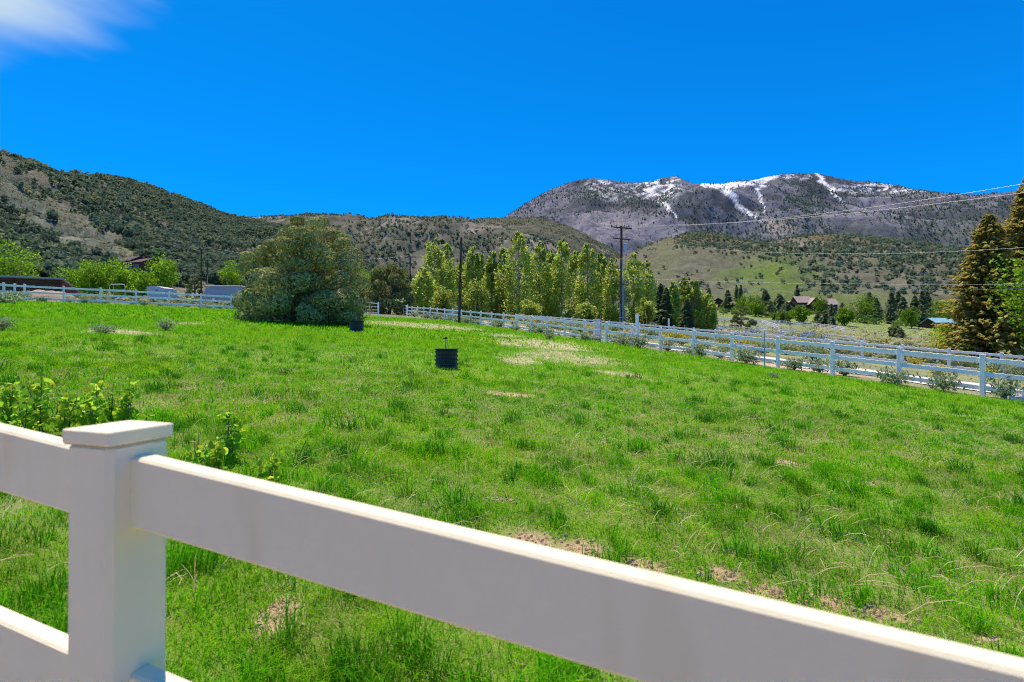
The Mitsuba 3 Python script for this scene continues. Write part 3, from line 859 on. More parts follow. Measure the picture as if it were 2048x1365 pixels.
for i, (dx, dy, zt, r_) in enumerate(((-0.20, -0.16, 3.2, 0.05), (0.05, -0.24, 8.6, 0.045), (0.24, -0.16, 6.0, 0.05), (0.52, -0.05, 9.0, 0.03))):
    put('conduit', tube([p + [dx, dy, -0.1], p + [dx, dy, zt], p + [dx * 0.8, dy * 0.8, zt + 0.12]], r_, 8), 'm_conduit', k, smooth=40)
for z_ in (0.9, 1.35, 1.75, h - 3.9):
    put('band', tube([p + [0.02, -0.05, z_], p + [0.02, -0.05, z_ + 0.07]], 0.29 if z_ < 3 else 0.19, 12, cap=False), 'm_yellow', k)
put('strap', tube([p + [0.02, -0.05, 5.6], p + [0.02, -0.05, 5.7]], 0.3, 12, cap=False), 'm_pole', k)
mainp = p + [0, 0, h]
k, p, h = bolt_pole(820, 112, 512, 'slim utility pole with two crossarms behind the open gate, left of the poplars', 0.17)
mid_top = crossarm(k, p + [0, -0.15, h - 0.3], (0.95, -0.2, 0), 2.6, 4, 0.12)
mid_low = crossarm(k, p + [0, -0.15, h - 1.6], (0.95, -0.2, 0), 1.9, 2, 0.10)
put('transformer', tube([p + [-0.35, -0.1, h - 3.1], p + [-0.35, -0.1, h - 2.3]], 0.2, 10), 'm_galv', k)
k, p, h = bolt_pole(402, 108, 498, 'left one of two utility poles standing close together, with the higher crossarm', 0.15)
l_top = crossarm(k, p + [0.6, -0.15, h - 0.1], (0.98, -0.1, 0), 2.9, 4, 0.11)
k, p, h = bolt_pole(414, 110, 520, 'shorter right one of two utility poles standing close together, with a grey conduit', 0.15)
crossarm(k, p + [0, -0.15, h - 0.15], (0.98, -0.1, 0), 1.8, 4, 0.10)
put('conduit', tube([p + [0.12, -0.14, 0], p + [0.12, -0.14, 5.0]], 0.07, 8), 'm_galv', k)
k = thing('wooden_pole', 'bare rusty brown pole without crossarms in front of the lane fence', 'pole')
p, h = top_h(920.5, 52.5, 475)
put('shaft', tube([p - [0.12, 0, 0.4], p + [0, 0, h * 0.5], p + [0.09, 0, h]], [0.135, 0.12, 0.11], 10), 'm_pole', k, smooth=40)
put('top_cap', tube([p + [0.09, 0, h], p + [0.091, 0, h + 0.04]], [0.115, 0.1], 10), 'm_galv', k)


def wire(a, b, sag, r_, label, m='m_wire', name='power_line'):
    a, b = np.asarray(a, float), np.asarray(b, float)
    t = np.linspace(0, 1, 40)[:, None]
    q = a + (b - a) * t - [0, 0, 1] * (4 * sag * t * (1 - t))
    tag(put(name, tube(q, r_, 5), m, smooth=True), label, 'cable')


def sky_pt(x, y, Z):
    return np.array([(x - 1024) / F * Z, Z, CAM + (HZ - y) / F * Z])


wire(main_top[5], sky_pt(2290, 325, 26), 0.9, 0.016, 'uppermost pale power line crossing the sky at the right edge')
wire(main_top[1], sky_pt(2290, 352, 25), 0.8, 0.016, 'second pale power line from the top at the right, just under the uppermost one')
wire(main_low[3], sky_pt(2290, 478, 27), 1.3, 0.010, 'single power line at mid height in front of the juniper foothill')
wire(mainp - [0, 0, 6.0], sky_pt(2290, 566, 30), 0.35, 0.010, 'upper one of two level cables low in front of the green meadow', 'm_wire')
wire(mainp - [0, 0, 6.35], sky_pt(2290, 571, 30), 0.65, 0.011, 'lower one of two level cables low in front of the green meadow', 'm_wire')
wire(mid_top[3], main_top[0], 1.2, 0.014, 'power line from the slim pole to the tall pole, passing the poplars', 'm_wire')
wire(mid_low[1], mainp - [0, 0, 6.1], 1.0, 0.013, 'dark cable sagging in front of the poplars', 'm_darkwire')
wire(l_top[3], mid_top[0], 1.6, 0.016, 'power line from the paired poles to the slim pole, behind the big tree', 'm_wire')
wire(l_top[1], mid_top[1], 1.9, 0.016, 'slightly lower power line from the paired poles to the slim pole', 'm_darkwire')
wire(l_top[0], sky_pt(-300, 470, 90), 1.4, 0.014, 'power line running left from the paired poles', 'm_darkwire')


def stake(x, Z, ytop, m, label, name='marker_stake', cat_='stake', r_=0.02, lean=(0, 0)):
    p, h = top_h(x, Z, ytop)
    k = thing(name, label, cat_)
    q = p + [lean[0], lean[1], h]
    put('shaft', tube([p - [0, 0, 0.2], q], r_, 6), m, k)
    put('tip', tube([q, q + (q - p) / h * 0.05], [r_ * 1.15, r_ * 0.6], 6), 'm_galv', k)


stake(951, 58, 604, 'm_orange', 'orange snow stake left of the other, by the lane', r_=0.035)
stake(998, 52, 609, 'm_orange', 'orange snow stake right of the other, by the lane', r_=0.032)
stake(1183, 56, 620, 'm_yellow', 'slanting yellow guy wire guard left of the tall pole', 'guy_guard', 'guy guard', 0.04, (0.75, 0.2))
stake(1293, 60, 624, 'm_yellow', 'slanting yellow guy wire guard just right of the tall pole, lower left of a pair', 'guy_guard', 'guy guard', 0.04, (-0.6, 0.1))
stake(1297, 60, 621, 'm_yellow', 'yellow guy wire guard just right of the tall pole, steeper right one of a pair', 'guy_guard', 'guy guard', 0.04, (-0.35, 0.1))
stake(839, 90, 598, 'm_yellow', 'small yellow guy wire guard near the slim pole', 'guy_guard', 'guy guard', 0.05, (-0.35, 0))
stake(1529, 22.5, 664, 'm_conduit', 'grey steel post standing in front of the lane fence at right', 'steel_post', 'post', 0.022)
stake(1201.5, 33.5, 632, 'm_conduit', 'thin steel post in front of the lane fence beside the electrical box', 'steel_post', 'post', 0.022)
stake(411, 45, 582, 'm_galv', 'thin steel post by the left fence near the big tree', 'steel_post', 'post', 0.025)
for x, Z, yt, lb in ((1271.5, 31.2, 629, 'tall white post rising above the lane fence near the tall pole'), (1338.5, 60, 638, 'tall white post beyond the lane with a slanting brace')):
    p, h = top_h(x, Z, yt)
    k = thing('white_post', lb, 'post')
    put('shaft', move(box(-0.075, 0.075, -0.075, 0.075, -0.3, h, 0.008), p + [0.12 if Z < 40 else 0, 0.14, 0], 0.4), 'm_farvinyl', k)
    put('cap', move(box(-0.083, 0.083, -0.083, 0.083, h + 0.001, h + 0.03, 0.006), p + [0.12 if Z < 40 else 0, 0.14, 0], 0.4), 'm_farvinyl', k)
    if Z > 40:
        put('brace', beam(p + [0.1, 0.1, 1.1], p + [1.4, -0.3, 0.1], 0.09, 0.12), 'm_farvinyl', k)
p = at(1194, 40)
k = thing('electrical_box', 'pale electrical box behind the lane fence, left of the tall pole', 'utility box')
put('cabinet', move(box(-0.23, 0.23, -0.2, 0.2, 0.05, 1.45, 0.02), p, 0.25), 'm_box', k)
put('lid', move(box(-0.25, 0.25, -0.22, 0.22, 1.452, 1.50, 0.015), p, 0.25), 'm_box', k)
put('door', move(box(-0.19, 0.19, -0.215, -0.203, 0.15, 1.35, 0.004), p, 0.25), 'm_box', k)


# ------------------------------------------------------------------ corrugated barrels in the grass
def barrel(p, R, H, label, pipe):
    k = thing('corrugated_riser', label, 'culvert pipe')
    prof = []
    n = 5
    for i in range(n * 8 + 1):
        t = i / (n * 8)
        c = math.cos(t * n * 2 * math.pi)
        prof.append((R * (1 - 0.10 * (0.5 + 0.5 * math.copysign(abs(c) ** 0.6, c))), -0.05 + t * (H + 0.05)))
    prof += [(R * 0.995, H + 0.002), (R * 0.99, H + 0.03), (R * 0.87, H + 0.03)]
    prof += [(R * 0.86, H - 0.02), (R * 0.86, 0.0)]
    g = np.arange(48) * 2 * np.pi / 48
    v = np.array([[r_ * np.cos(g), r_ * np.sin(g), g * 0 + z] for r_, z in prof]).transpose(0, 2, 1).reshape(-1, 3)
    m = len(prof)
    i, j = np.meshgrid(np.arange(m - 1), np.arange(48), indexing='ij')
    a, b = i * 48 + j, i * 48 + (j + 1) % 48
    f = np.vstack([np.stack([a, b, b + 48], -1).reshape(-1, 3), np.stack([a, b + 48, a + 48], -1).reshape(-1, 3)])
    put('wall', move((v, f), p), 'm_black', k, smooth=50)
    if pipe:
        q = put('standpipe', tube([p + [-0.02, 0, 0], p + [-0.02, 0, H + 0.30]], 0.016, 8), 'm_galv', k, smooth=40)
        put('handle', cat([beam(p + [-0.075, 0, H + 0.295], p + [0.035, 0, H + 0.305], 0.025, 0.03), tube([p + [-0.02, 0, H + 0.28], p + [-0.02, 0, H + 0.335]], 0.022, 8)]), 'm_pole', q)


b1 = hit(893, 737)
barrel(b1, 23.5 * b1[1] / F, 37 * b1[1] / F, 'black corrugated pipe riser with a thin standpipe in the middle of the pasture', True)
b2 = hit(713, 664)
barrel(b2, 14.2 * b2[1] / F, 21 * b2[1] / F, 'black corrugated pipe riser in front of the big round tree', True)


# ------------------------------------------------------------------ rocks
def rock(c, sx, sy, sz, label, seed, m='m_rock'):
    s = trimesh.creation.icosphere(subdivisions=3)
    v = np.array(s.vertices)
    v = v * (0.72 + 0.6 * meshkit.fbm(v * 1.3 + seed * 7, 4, seed))[:, None]
    v = np.sign(v) * np.abs(v) ** 0.85 * [sx, sy, sz]
    tag(put('boulder', (v + c, np.array(s.faces)), m, smooth=35), label, 'boulder')


p = hit(2037, 803)
rock(p + [0, 0, 0.09], 0.26, 0.18, 0.14, 'pale rock in the grass at the right edge by the fence', 1, 'm_palerock')
p = hit(562, 645)
rock(p + [0, 0.6, 0.32], 0.55, 0.45, 0.62, 'brown boulder under the left side of the big round tree', 2)
p = hit(652, 646)
rock(p + [0, 0.5, 0.28], 0.50, 0.4, 0.48, 'grey boulder under the right side of the big round tree', 3)

# ------------------------------------------------------------------ big round pine and neighbours
r = np.random.default_rng(5)
BT = hit(592, 648)
sc = BT[1] / F


def big_profile(z, ca):
    right = np.interp(z, [0, 0.2, 0.4, 0.6, 0.75, 0.9, 1.0], [0.80, 0.96, 0.92, 0.80, 0.74, 0.64, 0.36])
    left = np.interp(z, [0, 0.2, 0.4, 0.6, 0.75, 0.9, 1.0], [0.92, 0.95, 0.84, 0.88, 0.62, 0.28, 0.10])
    t_ = min(1, max(0, 0.5 + ca * 0.9))
    return right * t_ + left * (1 - t_)


bt = bushy_conifer(226 * sc, 262 * sc, [(0.28, 0.32, 0.12), (0.37, 0.39, 0.13), (0.19, 0.24, 0.09), (0.44, 0.42, 0.15)], r, 115, 72000, 0.20, 0.02, 0.86, 0.34, 0.20, big_profile)
plant('pinyon_pine', bt, BT + [-0.12, 1.6, 0], 'very large round grey green pine standing alone in the pasture, its skirt touching the grass', leaf='m_pine')
dead = []
for i in range(26):
    a = r.random() * 6.28
    o = BT + [r.normal() * 1.2, 0.2 + r.random() * 0.5, 0.7 + r.random() * 1.4]
    d = unit(1, r)[0] * [1, 0.5, 0.6]
    dead.append(tube([o, o + d * 0.4, o + d * 0.75 + [0, 0, -0.1]], [0.014, 0.009, 0.003], 4, cap=False))
key = 'pinyon_pine'
tag(put('dead_twigs', cat(dead), 'm_palebark', key), 'pale dead twigs in the lower crown', None, None, 'stuff')
p, h = top_h(778, 78, 527)
plant('juniper', bushy_conifer(h, 7.0, JUNIPER, r, 110, 18000, 0.36, 0.02, 0.6, 0.4, 0.2), p, 'rounded dark green juniper between the big tree and the slim pole', leaf='m_needle')
p, h = top_h(718, 84, 545)
plant('juniper', bushy_conifer(h, 4.2, [(0.22, 0.24, 0.10), (0.27, 0.28, 0.12)], r, 40, 6000, 0.32, 0.02, 0.6, 0.4, 0.15), p, 'smaller juniper tucked between the big tree and the rounded juniper', leaf='m_needle')
p, h = top_h(727, 130, 536)
plant('leafy_tree', round_tree(h, 6.5, BRIGHT, r, 2400, 0.36), p, 'light green leafy tree showing above the smaller juniper')
p, h = top_h(462, 150, 520)
plant('leafy_tree', round_tree(h, 7, BRIGHT, r, 2400, 0.36), p, 'bright green leafy tree left of the big round tree near the hill foot')

# poplars behind the fences
pops = [(868, 472, 96, 3.4), (893, 486, 100, 3.0), (846, 535, 90, 3.0), (924, 520, 108, 2.6), (945, 489, 98, 2.4), (962, 508, 104, 2.6), (984, 500, 100, 2.6), (1008, 496, 98, 2.8), (1038, 465, 94, 3.6), (1060, 505, 104, 2.6), (1080, 482, 99, 2.8),
        (1103, 500, 104, 2.6), (1124, 474, 97, 2.8), (1150, 500, 103, 2.6), (1176, 482, 98, 3.0), (1202, 506, 103, 2.8), (1226, 515, 99, 2.8), (1268, 507, 99, 3.0), (1292, 517, 104, 2.6), (1347, 562, 92, 2.4), (1368, 556, 97, 2.8), (1388, 557, 96, 2.6), (1412, 586, 96, 3.0)]
for i, (x, yt, Z, w) in enumerate(pops):
    p, h = top_h(x, Z, yt)
    side = 'left of the tall pole' if x < 1240 else 'right of the tall pole'
    n_ = i + 1 if x < 1240 else i - 16
    o_ = ORD[sorted([q[0] for q in pops if (q[0] < 1240) == (x < 1240)]).index(x)]
    pal = [tuple(np.array(c) * (0.85 + 0.3 * r.random())) for c in POP]
    plant('poplar', poplar(h, w * (1.25 + 0.4 * r.random()) * (1.0 if x < 1300 else 0.8), r, pal, 6300, 0.32), p, f'light green columnar poplar, {o_} from the left among those {side}', group='poplars behind the fences', bark='m_palebark', rz=r.random() * 6)
for i, (x, yt, Z, w, lb) in enumerate(((955, 560, 88, 4.6, 'dark bushy cottonwood under the poplars, right of the bare pole'), (885, 575, 84, 4.2, 'bushy cottonwood leaning over the white shed'), (1060, 600, 82, 3.6, 'low leafy bush at the foot of the poplars, left of the slanting stake'), (1170, 605, 80, 3.4, 'low leafy bush beside the slanting yellow guard'), (1288, 595, 82, 3.4, 'dense low leafy tree just right of the tall pole'))):
    p, h = top_h(x, Z, yt)
    plant('cottonwood', round_tree(h, w, [tuple(np.array(c) * 0.8) for c in POP], r, 3600, 0.30, 0.12, 0.03), p, lb)
for x, yt, Z, lb in ((1321, 568, 86, 'left one of two dark slender spruces right of the tall pole'), (1333, 577, 84, 'right one of two dark slender spruces right of the tall pole'), (1374, 598, 82, 'short dark spruce among the last poplars on the right')):
    p, h = top_h(x, Z, yt)
    plant('spruce', conifer(h, 3.4, DARKSPRUCE, r, 28, 9, 0.50), p, lb, leaf='m_needle')

# trees at the left
for x, yt, Z, w, lb in ((8, 478, 72, 7.5, 'bright green leafy tree at the left edge above the barn roof'), (48, 545, 78, 3.6, 'small leafy sapling right of the leftmost leafy tree'), (118, 556, 84, 4.2, 'low leafy tree behind the end of the barn'), (150, 530, 80, 5.0, 'bright leafy tree, leftmost of the clump right of the barn'), (188, 514, 78, 5.4, 'bright leafy tree, second of the clump right of the barn'), (226, 508, 80, 5.6, 'bright leafy tree, third of the clump, left of the far roof'),
                        (262, 530, 76, 4.6, 'bright leafy tree in front of the far brown roof'), (290, 545, 74, 4.4, 'lower leafy tree just left of the tallest one in the clump'), (322, 503, 78, 5.0, 'tallest bright leafy tree, rightmost of the clump right of the barn')):
    p, h = top_h(x, Z, yt)
    plant('leafy_tree', round_tree(h, w, BRIGHT, r, 4200, 0.23, 0.11, 0.03, 44), p, lb)
p, h = top_h(388, 118, 548)
plant('juniper', bushy_conifer(h, 4.0, JUNIPER, r, 30, 3500, 0.4, 0.02), p, 'small dark juniper left of the paired poles', leaf='m_needle')

# trees at the right
for x, yt, Z, w, lb in ((1978, 428, 58, 10.6, 'tall golden olive spruce, left one of the pair at the right edge'), (2066, 335, 61, 12.4, 'taller golden olive spruce, cut off by the right edge')):
    p, h = top_h(x, Z, yt)
    plant('spruce', conifer(h, w, SPRUCE, r, 72, 24, 0.46, 0.12, 14), p, lb, leaf='m_needle')
p, h = top_h(2150, 40, 450)
plant('leafy_tree', round_tree(h, 8.4, [tuple(np.array(c) * 0.9) for c in BRIGHT], r, 9000, 0.28, 0.16, 0.22, 80), p, 'leafy green tree reaching in from the right edge in front of the spruces')
p, h = top_h(1892, 76, 646)
plant('leafy_shrub', round_tree(h, 4.6, [(0.28, 0.48, 0.02), (0.35, 0.55, 0.03)], r, 2400, 0.22, 0.08, 0.0), p, 'bright lime green shrub left of the tall spruces', 'shrub')

# trees of the valley
p, h = top_h(1481, 122, 611)
plant('juniper', bushy_conifer(h, 4.6, JUNIPER, r, 40, 6000, 0.34, 0.02, 0.6, 0.4), p, 'dark egg shaped juniper standing alone in front of the distant paddock', leaf='m_needle')
val = [('c', 1418, 575, 300, 6, 'dark round pine left of the small far cabin'), ('c', 1456, 578, 280, 6, 'dark pine directly right of the small far cabin'), ('c', 1473, 566, 330, 4, 'left of two dark pines high in the meadow'), ('c', 1482, 566, 332, 4, 'right of two dark pines high in the meadow'),
       ('c', 1531, 576, 262, 6.5, 'tallest dark pine left of the brown house'), ('c', 1559, 585, 268, 7, 'dark pine between the tallest pine and the brown house'), ('c', 1541, 600, 250, 5, 'small dark pine in front of the tallest valley pine'), ('c', 1574, 602, 244, 5.5, 'dark pine just left of the brown house'), ('c', 1595, 565, 345, 5, 'lone round juniper on the meadow above the brown house'),
       ('b', 1511, 594, 240, 10, 'pale green leafy tree left of the brown house'), ('b', 1488, 588, 275, 12, 'wide green thicket tree behind the pale leafy one'), ('b', 1600, 612, 215, 9, 'yellow green leafy tree before the brown house front'), ('b', 1568, 622, 205, 10, 'low leafy tree left below the brown house'), ('b', 1640, 594, 300, 9, 'green leafy tree behind the brown house roof'),
       ('c', 1663, 606, 250, 4.5, 'slim pine at the right end of the brown house'), ('b', 1722, 592, 245, 15, 'large pale green cottonwood right of the brown house'), ('c', 1739, 580, 275, 6.5, 'tall dark pine behind the large pale cottonwood'), ('c', 1752, 592, 270, 6, 'shorter dark pine right behind the large pale cottonwood'), ('c', 1685, 604, 252, 4, 'dark pine at the left foot of the pale cottonwood'),
       ('c', 1783, 580, 300, 6, 'left dark pine of the far group right of the cottonwood'), ('c', 1797, 578, 305, 6, 'right dark pine of the far group right of the cottonwood'), ('c', 1806, 590, 280, 6, 'round dark pine below the far group'), ('c', 1782, 606, 250, 4.5, 'small pine below the left pine of the far group'), ('c', 1830, 588, 290, 6, 'dark pine left of two far ones near the tall spruces'),
       ('c', 1845, 578, 300, 6, 'middle dark pine near the tall spruces'), ('c', 1855, 578, 305, 6, 'rightmost dark pine near the tall spruces'), ('c', 1842, 608, 240, 6, 'dark pine left of the teal roofed cabin'), ('b', 1823, 612, 225, 9, 'leafy tree left of the teal roofed cabin'), ('b', 1880, 596, 262, 13, 'leafy tree behind the teal roofed cabin'), ('b', 1905, 600, 268, 11, 'leafy tree right behind the teal roofed cabin'),
       ('c', 1650, 620, 190, 4.5, 'round dark bush below the right end of the brown house'), ('c', 1637, 622, 196, 4.0, 'round dark bush below the middle of the brown house'), ('c', 1665, 632, 186, 3.0, 'small dark bush right of the paddock fence'), ('b', 1690, 618, 215, 7, 'light green bush at the left foot of the cottonwood'), ('c', 1790, 652, 140, 3.2, 'larger of two small junipers on the sage flat'), ('c', 1801, 655, 138, 2.2, 'smaller of two junipers on the sage flat'), ('c', 1505, 640, 150, 2.4, 'small dark shrub just right of the egg shaped juniper')]
for kind, x, yt, Z, w, lb in val:
    p, h = top_h(x, Z, yt)
    h = max(h, 1.5)
    if kind == 'c' and h > 1.25 * w:
        plant('valley_pine', conifer(h * 0.92, w * 1.55, PINYON, r, int(10 + h * 1.2), 9, 0.26 * w, 0.2, 4), p, lb, leaf='m_needle')
    elif kind == 'c':
        plant('valley_pine', bushy_conifer(h, w, PINYON, r, 40, 1800, 0.10 * w + 0.45, 0.02, 0.65, 0.5), p, lb, leaf='m_needle')
    else:
        plant('valley_tree', round_tree(h, w, [tuple(np.array(c) * 0.85) for c in BRIGHT] + [(0.13, 0.18, 0.05)], r, 1900, 0.6, 0.15, 0.03), p, lb)
# hedge-like thickets at the foot of the meadow
cs = []
for i in range(300):
    x = 1440 + 480 * r.random()
    Z = 235 + 110 * r.random()
    if Z < 300 and (abs(x - 1622) < 60 or abs(x - 1877) < 40):
        continue
    q = at(x, Z)
    cs.append(q + [0, 0, 0.6 + 1.0 * r.random()])
TH = crown(np.array(cs), 1.0 + 1.8 * r.random(len(cs)), 70, 0.8, 0.7, [(0.13, 0.27, 0.05), (0.19, 0.33, 0.06), (0.24, 0.31, 0.10)], r, 0.5)
tag(put('thicket', TH[:2], 'm_leaf', color=TH[2]), 'green willow thickets along the foot of the meadow', None, None, 'stuff')


# ------------------------------------------------------------------ pines on the hills
def crest_row(H):
    return CREST[id(H[0])]


def skyline(H):
    P, row, px = H
    return px, row.min(0)


def seen(q, H):
    """points of sheet H that no nearer hill hides (with a margin for a step to the side)"""
    near = {id(mountain): (foothill, ridge, lefthill, fan), id(foothill): (ridge, lefthill, fan), id(ridge): (lefthill,), id(fan): (), id(lefthill): ()}[id(H)]
    x = 1024 + F * q[:, 0] / q[:, 1]
    y = HZ - F * (q[:, 2] + 8 - CAM) / q[:, 1]
    ok = (x > -150) & (x < 2150)
    for h in near:
        px, sk = skyline(h)
        ok &= (y < np.interp(x, px, sk, 2000, 2000) + 6)
    return ok


def hill_points(H, dens, per_m2, r):
    P, row, px = H
    n, m = row.shape
    rr, cc = np.meshgrid(np.arange(n - 1), np.arange(m - 1), indexing='ij')
    a, b, c = P[:-1, :-1], P[1:, :-1], P[:-1, 1:]
    area = np.linalg.norm(np.cross(b - a, c - a), axis=-1)
    d = dens(np.broadcast_to(px[None, :-1], (n - 1, m - 1)), row[:-1, :-1], a)
    w = area * np.clip(d, 0, None) * per_m2
    w[crest_row(H) + 3:] = 0
    w = w.ravel()
    cnt = r.poisson(w)
    i = np.repeat(np.arange(len(w)), cnt)
    s, t = r.random((2, len(i), 1))
    A, B, C = (q.reshape(-1, 3)[i] for q in (a, b, c))
    return A + (B - A) * s + (C - A) * t


def d_left(px, row, P):
    n = nz(P, 55, 4, 13)
    strip_ = np.clip(1.25 - np.abs(row - (370 + px * 0.66)) / 58, 0, 1) * (px < 340)
    up = np.clip((row - 300 - np.maximum(px - 120, 0) * 0.28) / 30, 0.25, 1)
    return (px > -260) * np.clip((n - 0.30) * 4, 0.12, 1.2) * (1 - 0.97 * np.clip(strip_ * 1.3, 0, 1)) * up * (row < 575)


def d_ridge(px, row, P):
    n = nz(P, 80, 4, 14)
    return np.clip((n - 0.34) * 4, 0.05, 1) * (0.55 + 0.9 * np.clip((row - 470) / 70, 0, 1)) * (row < 600)


def d_foot(px, row, P):
    return np.clip((nz(P, 150, 4, 15) - 0.42) * 4, 0.04, 1)


def d_fan(px, row, P):
    n = nz(P, 90, 4, 16)
    dark = np.clip((px - 1560 - (row - 470) * 0.35) / 50, 0, 1) * np.clip((598 - row) / 22, 0, 1)
    crest_ = np.clip((px - 1340) / 30, 0, 1) * np.clip(1.2 - np.abs(row - 482 - np.maximum(0, px - 1400) * 0.12) / 26, 0, 1)
    slope = 0.13 * np.clip((n - 0.5) * 8, 0.1, 1)
    return np.maximum(np.maximum(dark * np.clip((n - 0.3) * 4, 0.2, 1), crest_ * 0.9), slope) * (px < 2150)


def d_mtn(px, row, P):
    b = nz(P, 330, 4, 2)
    tal = np.clip(1.1 - np.hypot((px - 1225) / 130, (row - 455) / 40), 0, 1) * 2
    snow = np.clip(1.2 - np.hypot((px - 1470) / 80, (row - 395) / 34), 0, 1)
    return np.clip((b - 0.38) * 5, 0.08, 1) * np.clip(1 - tal, 0.08, 1) * (1 - snow) * np.clip((row - 352) / 40, 0.2, 1) * (px < 2150)


def hill_tree_template(r, n, size, tall=False):
    """a unit pine: about one metre wide and tall, many leaf faces"""
    if tall:
        z = r.random(n) ** 1.3
        a = r.random(n) * 6.283
        q = 0.30 * (1 - z) + 0.03
        p = np.stack([q * np.cos(a), q * np.sin(a), 0.04 + z * 0.96], 1)
        nrm = np.stack([np.cos(a), np.sin(a), 0 * a + 0.5], 1) + 0.4 * unit(n, r)
    else:
        lobes = np.stack([0.13 * r.normal(size=7).clip(-1.3, 1.3), 0.13 * r.normal(size=7).clip(-1.3, 1.3), 0.26 + 0.42 * np.linspace(0, 1, 7)], 1)
        i = r.integers(0, 7, n)
        u = unit(n, r)
        p = lobes[i] + u * (0.19 + 0.10 * r.random((n, 1)))
        p[:, 2] = np.maximum(p[:, 2], 0.02)
        nrm = u + 0.5 * unit(n, r)
    if not tall:
        k = n // 3
        p[:k] = [0, 0, 0.45] + unit(k, r) * [0.30, 0.30, 0.38] * r.random((k, 1)) ** 0.5
    v, f = rhombs(p, nrm, size * (0.7 + 0.6 * r.random(n)), 0.65, r)
    return v, f


HP = [(0.125, 0.19, 0.115), (0.16, 0.215, 0.12), (0.095, 0.155, 0.105), (0.19, 0.215, 0.13)]
groups_ = []
for H, dens, per, hr, tall in ((lefthill, d_left, 1 / 12.0, (3.8, 6.8), 0), (ridge, d_ridge, 1 / 36.0, (3.6, 6.5), 0), (foothill, d_foot, 1 / 130.0, (4, 7), 0), (fan, d_fan, 1 / 46.0, (3.6, 7.2), 0), (mountain, d_mtn, 1 / 330.0, (9, 17), 1)):
    q = hill_points(H, dens, per, rng)
    q = q[seen(q, H)]
    groups_.append((q, hr[0] + (hr[1] - hr[0]) * rng.random(len(q)) ** 1.3, np.full(len(q), tall)))
hp = np.vstack([g[0] for g in groups_])
hh_ = np.concatenate([g[1] for g in groups_])
ht = np.concatenate([g[2] for g in groups_])
hx = 1024 + F * hp[:, 0] / hp[:, 1]
ok = (hx > -160) & (hx < 2200)
hp, hh_, ht, hx = hp[ok], hh_[ok], ht[ok], hx[ok]
app = hh_ / hp[:, 1] * ((hx > -12) & (hx < 2060))
order = np.argsort(-app)
near, rest = order[:300], order[300:]
print('hill trees', len(hp), 'beyond', hp[near, 1].max())
forms = []
for k in range(6):
    rr = np.random.default_rng(100 + k)
    v, f = hill_tree_template(rr, 140, 0.22)
    forms.append(mikit.ply((v, f), 'm_needle', color=shades(140, [HP[k % 4], HP[(k + 1) % 4]], rr)))
for i in near:
    q = hp[i]
    where = 'left hillside' if hx[i] < 700 else 'juniper foothill'
    key = share('hill_pine', forms[int(rng.integers(0, 6))], None, q - [0, 0, 0.15], rng.random() * 6, hh_[i] * (0.9 + 0.35 * rng.random()), sz=hh_[i])
    row_ = HZ - F * (q[2] - CAM) / q[1]
    if hx[i] > 700:
        lb, gp = 'dark round juniper on the foothill right of the green meadow', 'junipers on the right foothill'
    elif row_ > 370 + hx[i] * 0.66 + 45:
        lb, gp = ('dark bushy pine on the lowest part of the left hillside, above the barn' if hx[i] < 160 else 'dark bushy pine on the lower left hillside, above the leafy trees'), ('pines above the barn' if hx[i] < 160 else 'pines above the leafy trees')
    elif row_ > 370 + hx[i] * 0.66 - 55 and hx[i] < 330:
        lb, gp = 'scattered pine on the bare sage strip of the left hillside', 'pines on the sage strip'
    else:
        lb, gp = 'dark bushy pine in the upper band of the left hillside, above the sage strip', 'pines above the sage strip'
    tag(key, lb, 'tree', gp)
VS, FS, CS, o = [], [], [], 0
for lo, hi, n_, sz_, tall in ((0, 420, 38, 0.31, 0), (420, 800, 18, 0.43, 0), (800, 1e9, 8, 0.60, 0), (0, 1e9, 4, 0.75, 1)):
    sel = rest[(hp[rest, 1] >= lo) & (hp[rest, 1] < hi) & (ht[rest] == tall)]
    for k in range(5):
        s_ = sel[k::5]
        if len(s_) == 0:
            continue
        rr = np.random.default_rng(200 + k + int(n_))
        v, f = hill_tree_template(rr, n_, sz_, bool(tall))
        a = rng.random(len(s_)) * 6.283
        ws = hh_[s_] * (0.85 + 0.4 * rng.random(len(s_)))
        ca, sa = np.cos(a)[:, None], np.sin(a)[:, None]
        V = np.stack([(v[:, 0] * ca - v[:, 1] * sa) * ws[:, None], (v[:, 0] * sa + v[:, 1] * ca) * ws[:, None], v[:, 2] * hh_[s_][:, None]], -1) + hp[s_][:, None] - [0, 0, 0.15]
        tone = (0.8 + 0.5 * rng.random((len(s_), 1, 1)))
        c = np.asarray(HP)[rng.integers(0, 4, len(s_))][:, None] * tone * (1 + 0.15 * rr.normal(size=(1, len(v), 1)))
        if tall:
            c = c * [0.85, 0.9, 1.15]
        VS.append(V.reshape(-1, 3))
        CS.append(np.clip(c, 0.005, 1).reshape(-1, 3))
        FS.append((f[None] + (np.arange(len(s_)) * len(v))[:, None, None]).reshape(-1, 3) + o)
        o += len(s_) * len(v)
print('forest tris', sum(map(len, FS)))
tag(put('forest', (np.vstack(VS), np.vstack(FS)), 'm_needle', color=np.vstack(CS)), 'countless small dark pines covering the hills and mountain', None, None, 'stuff')


# ------------------------------------------------------------------ shrubs
def shrub_forms(n, h, w, pal, r, leaves, size):
    out = []
    for k in range(n):
        t, c = shrub(h, w, pal, r, leaves, size)
        out.append((mikit.ply(t, 'm_bark'), mikit.ply(c[:2], 'm_leaf', color=c[2])))
    return out


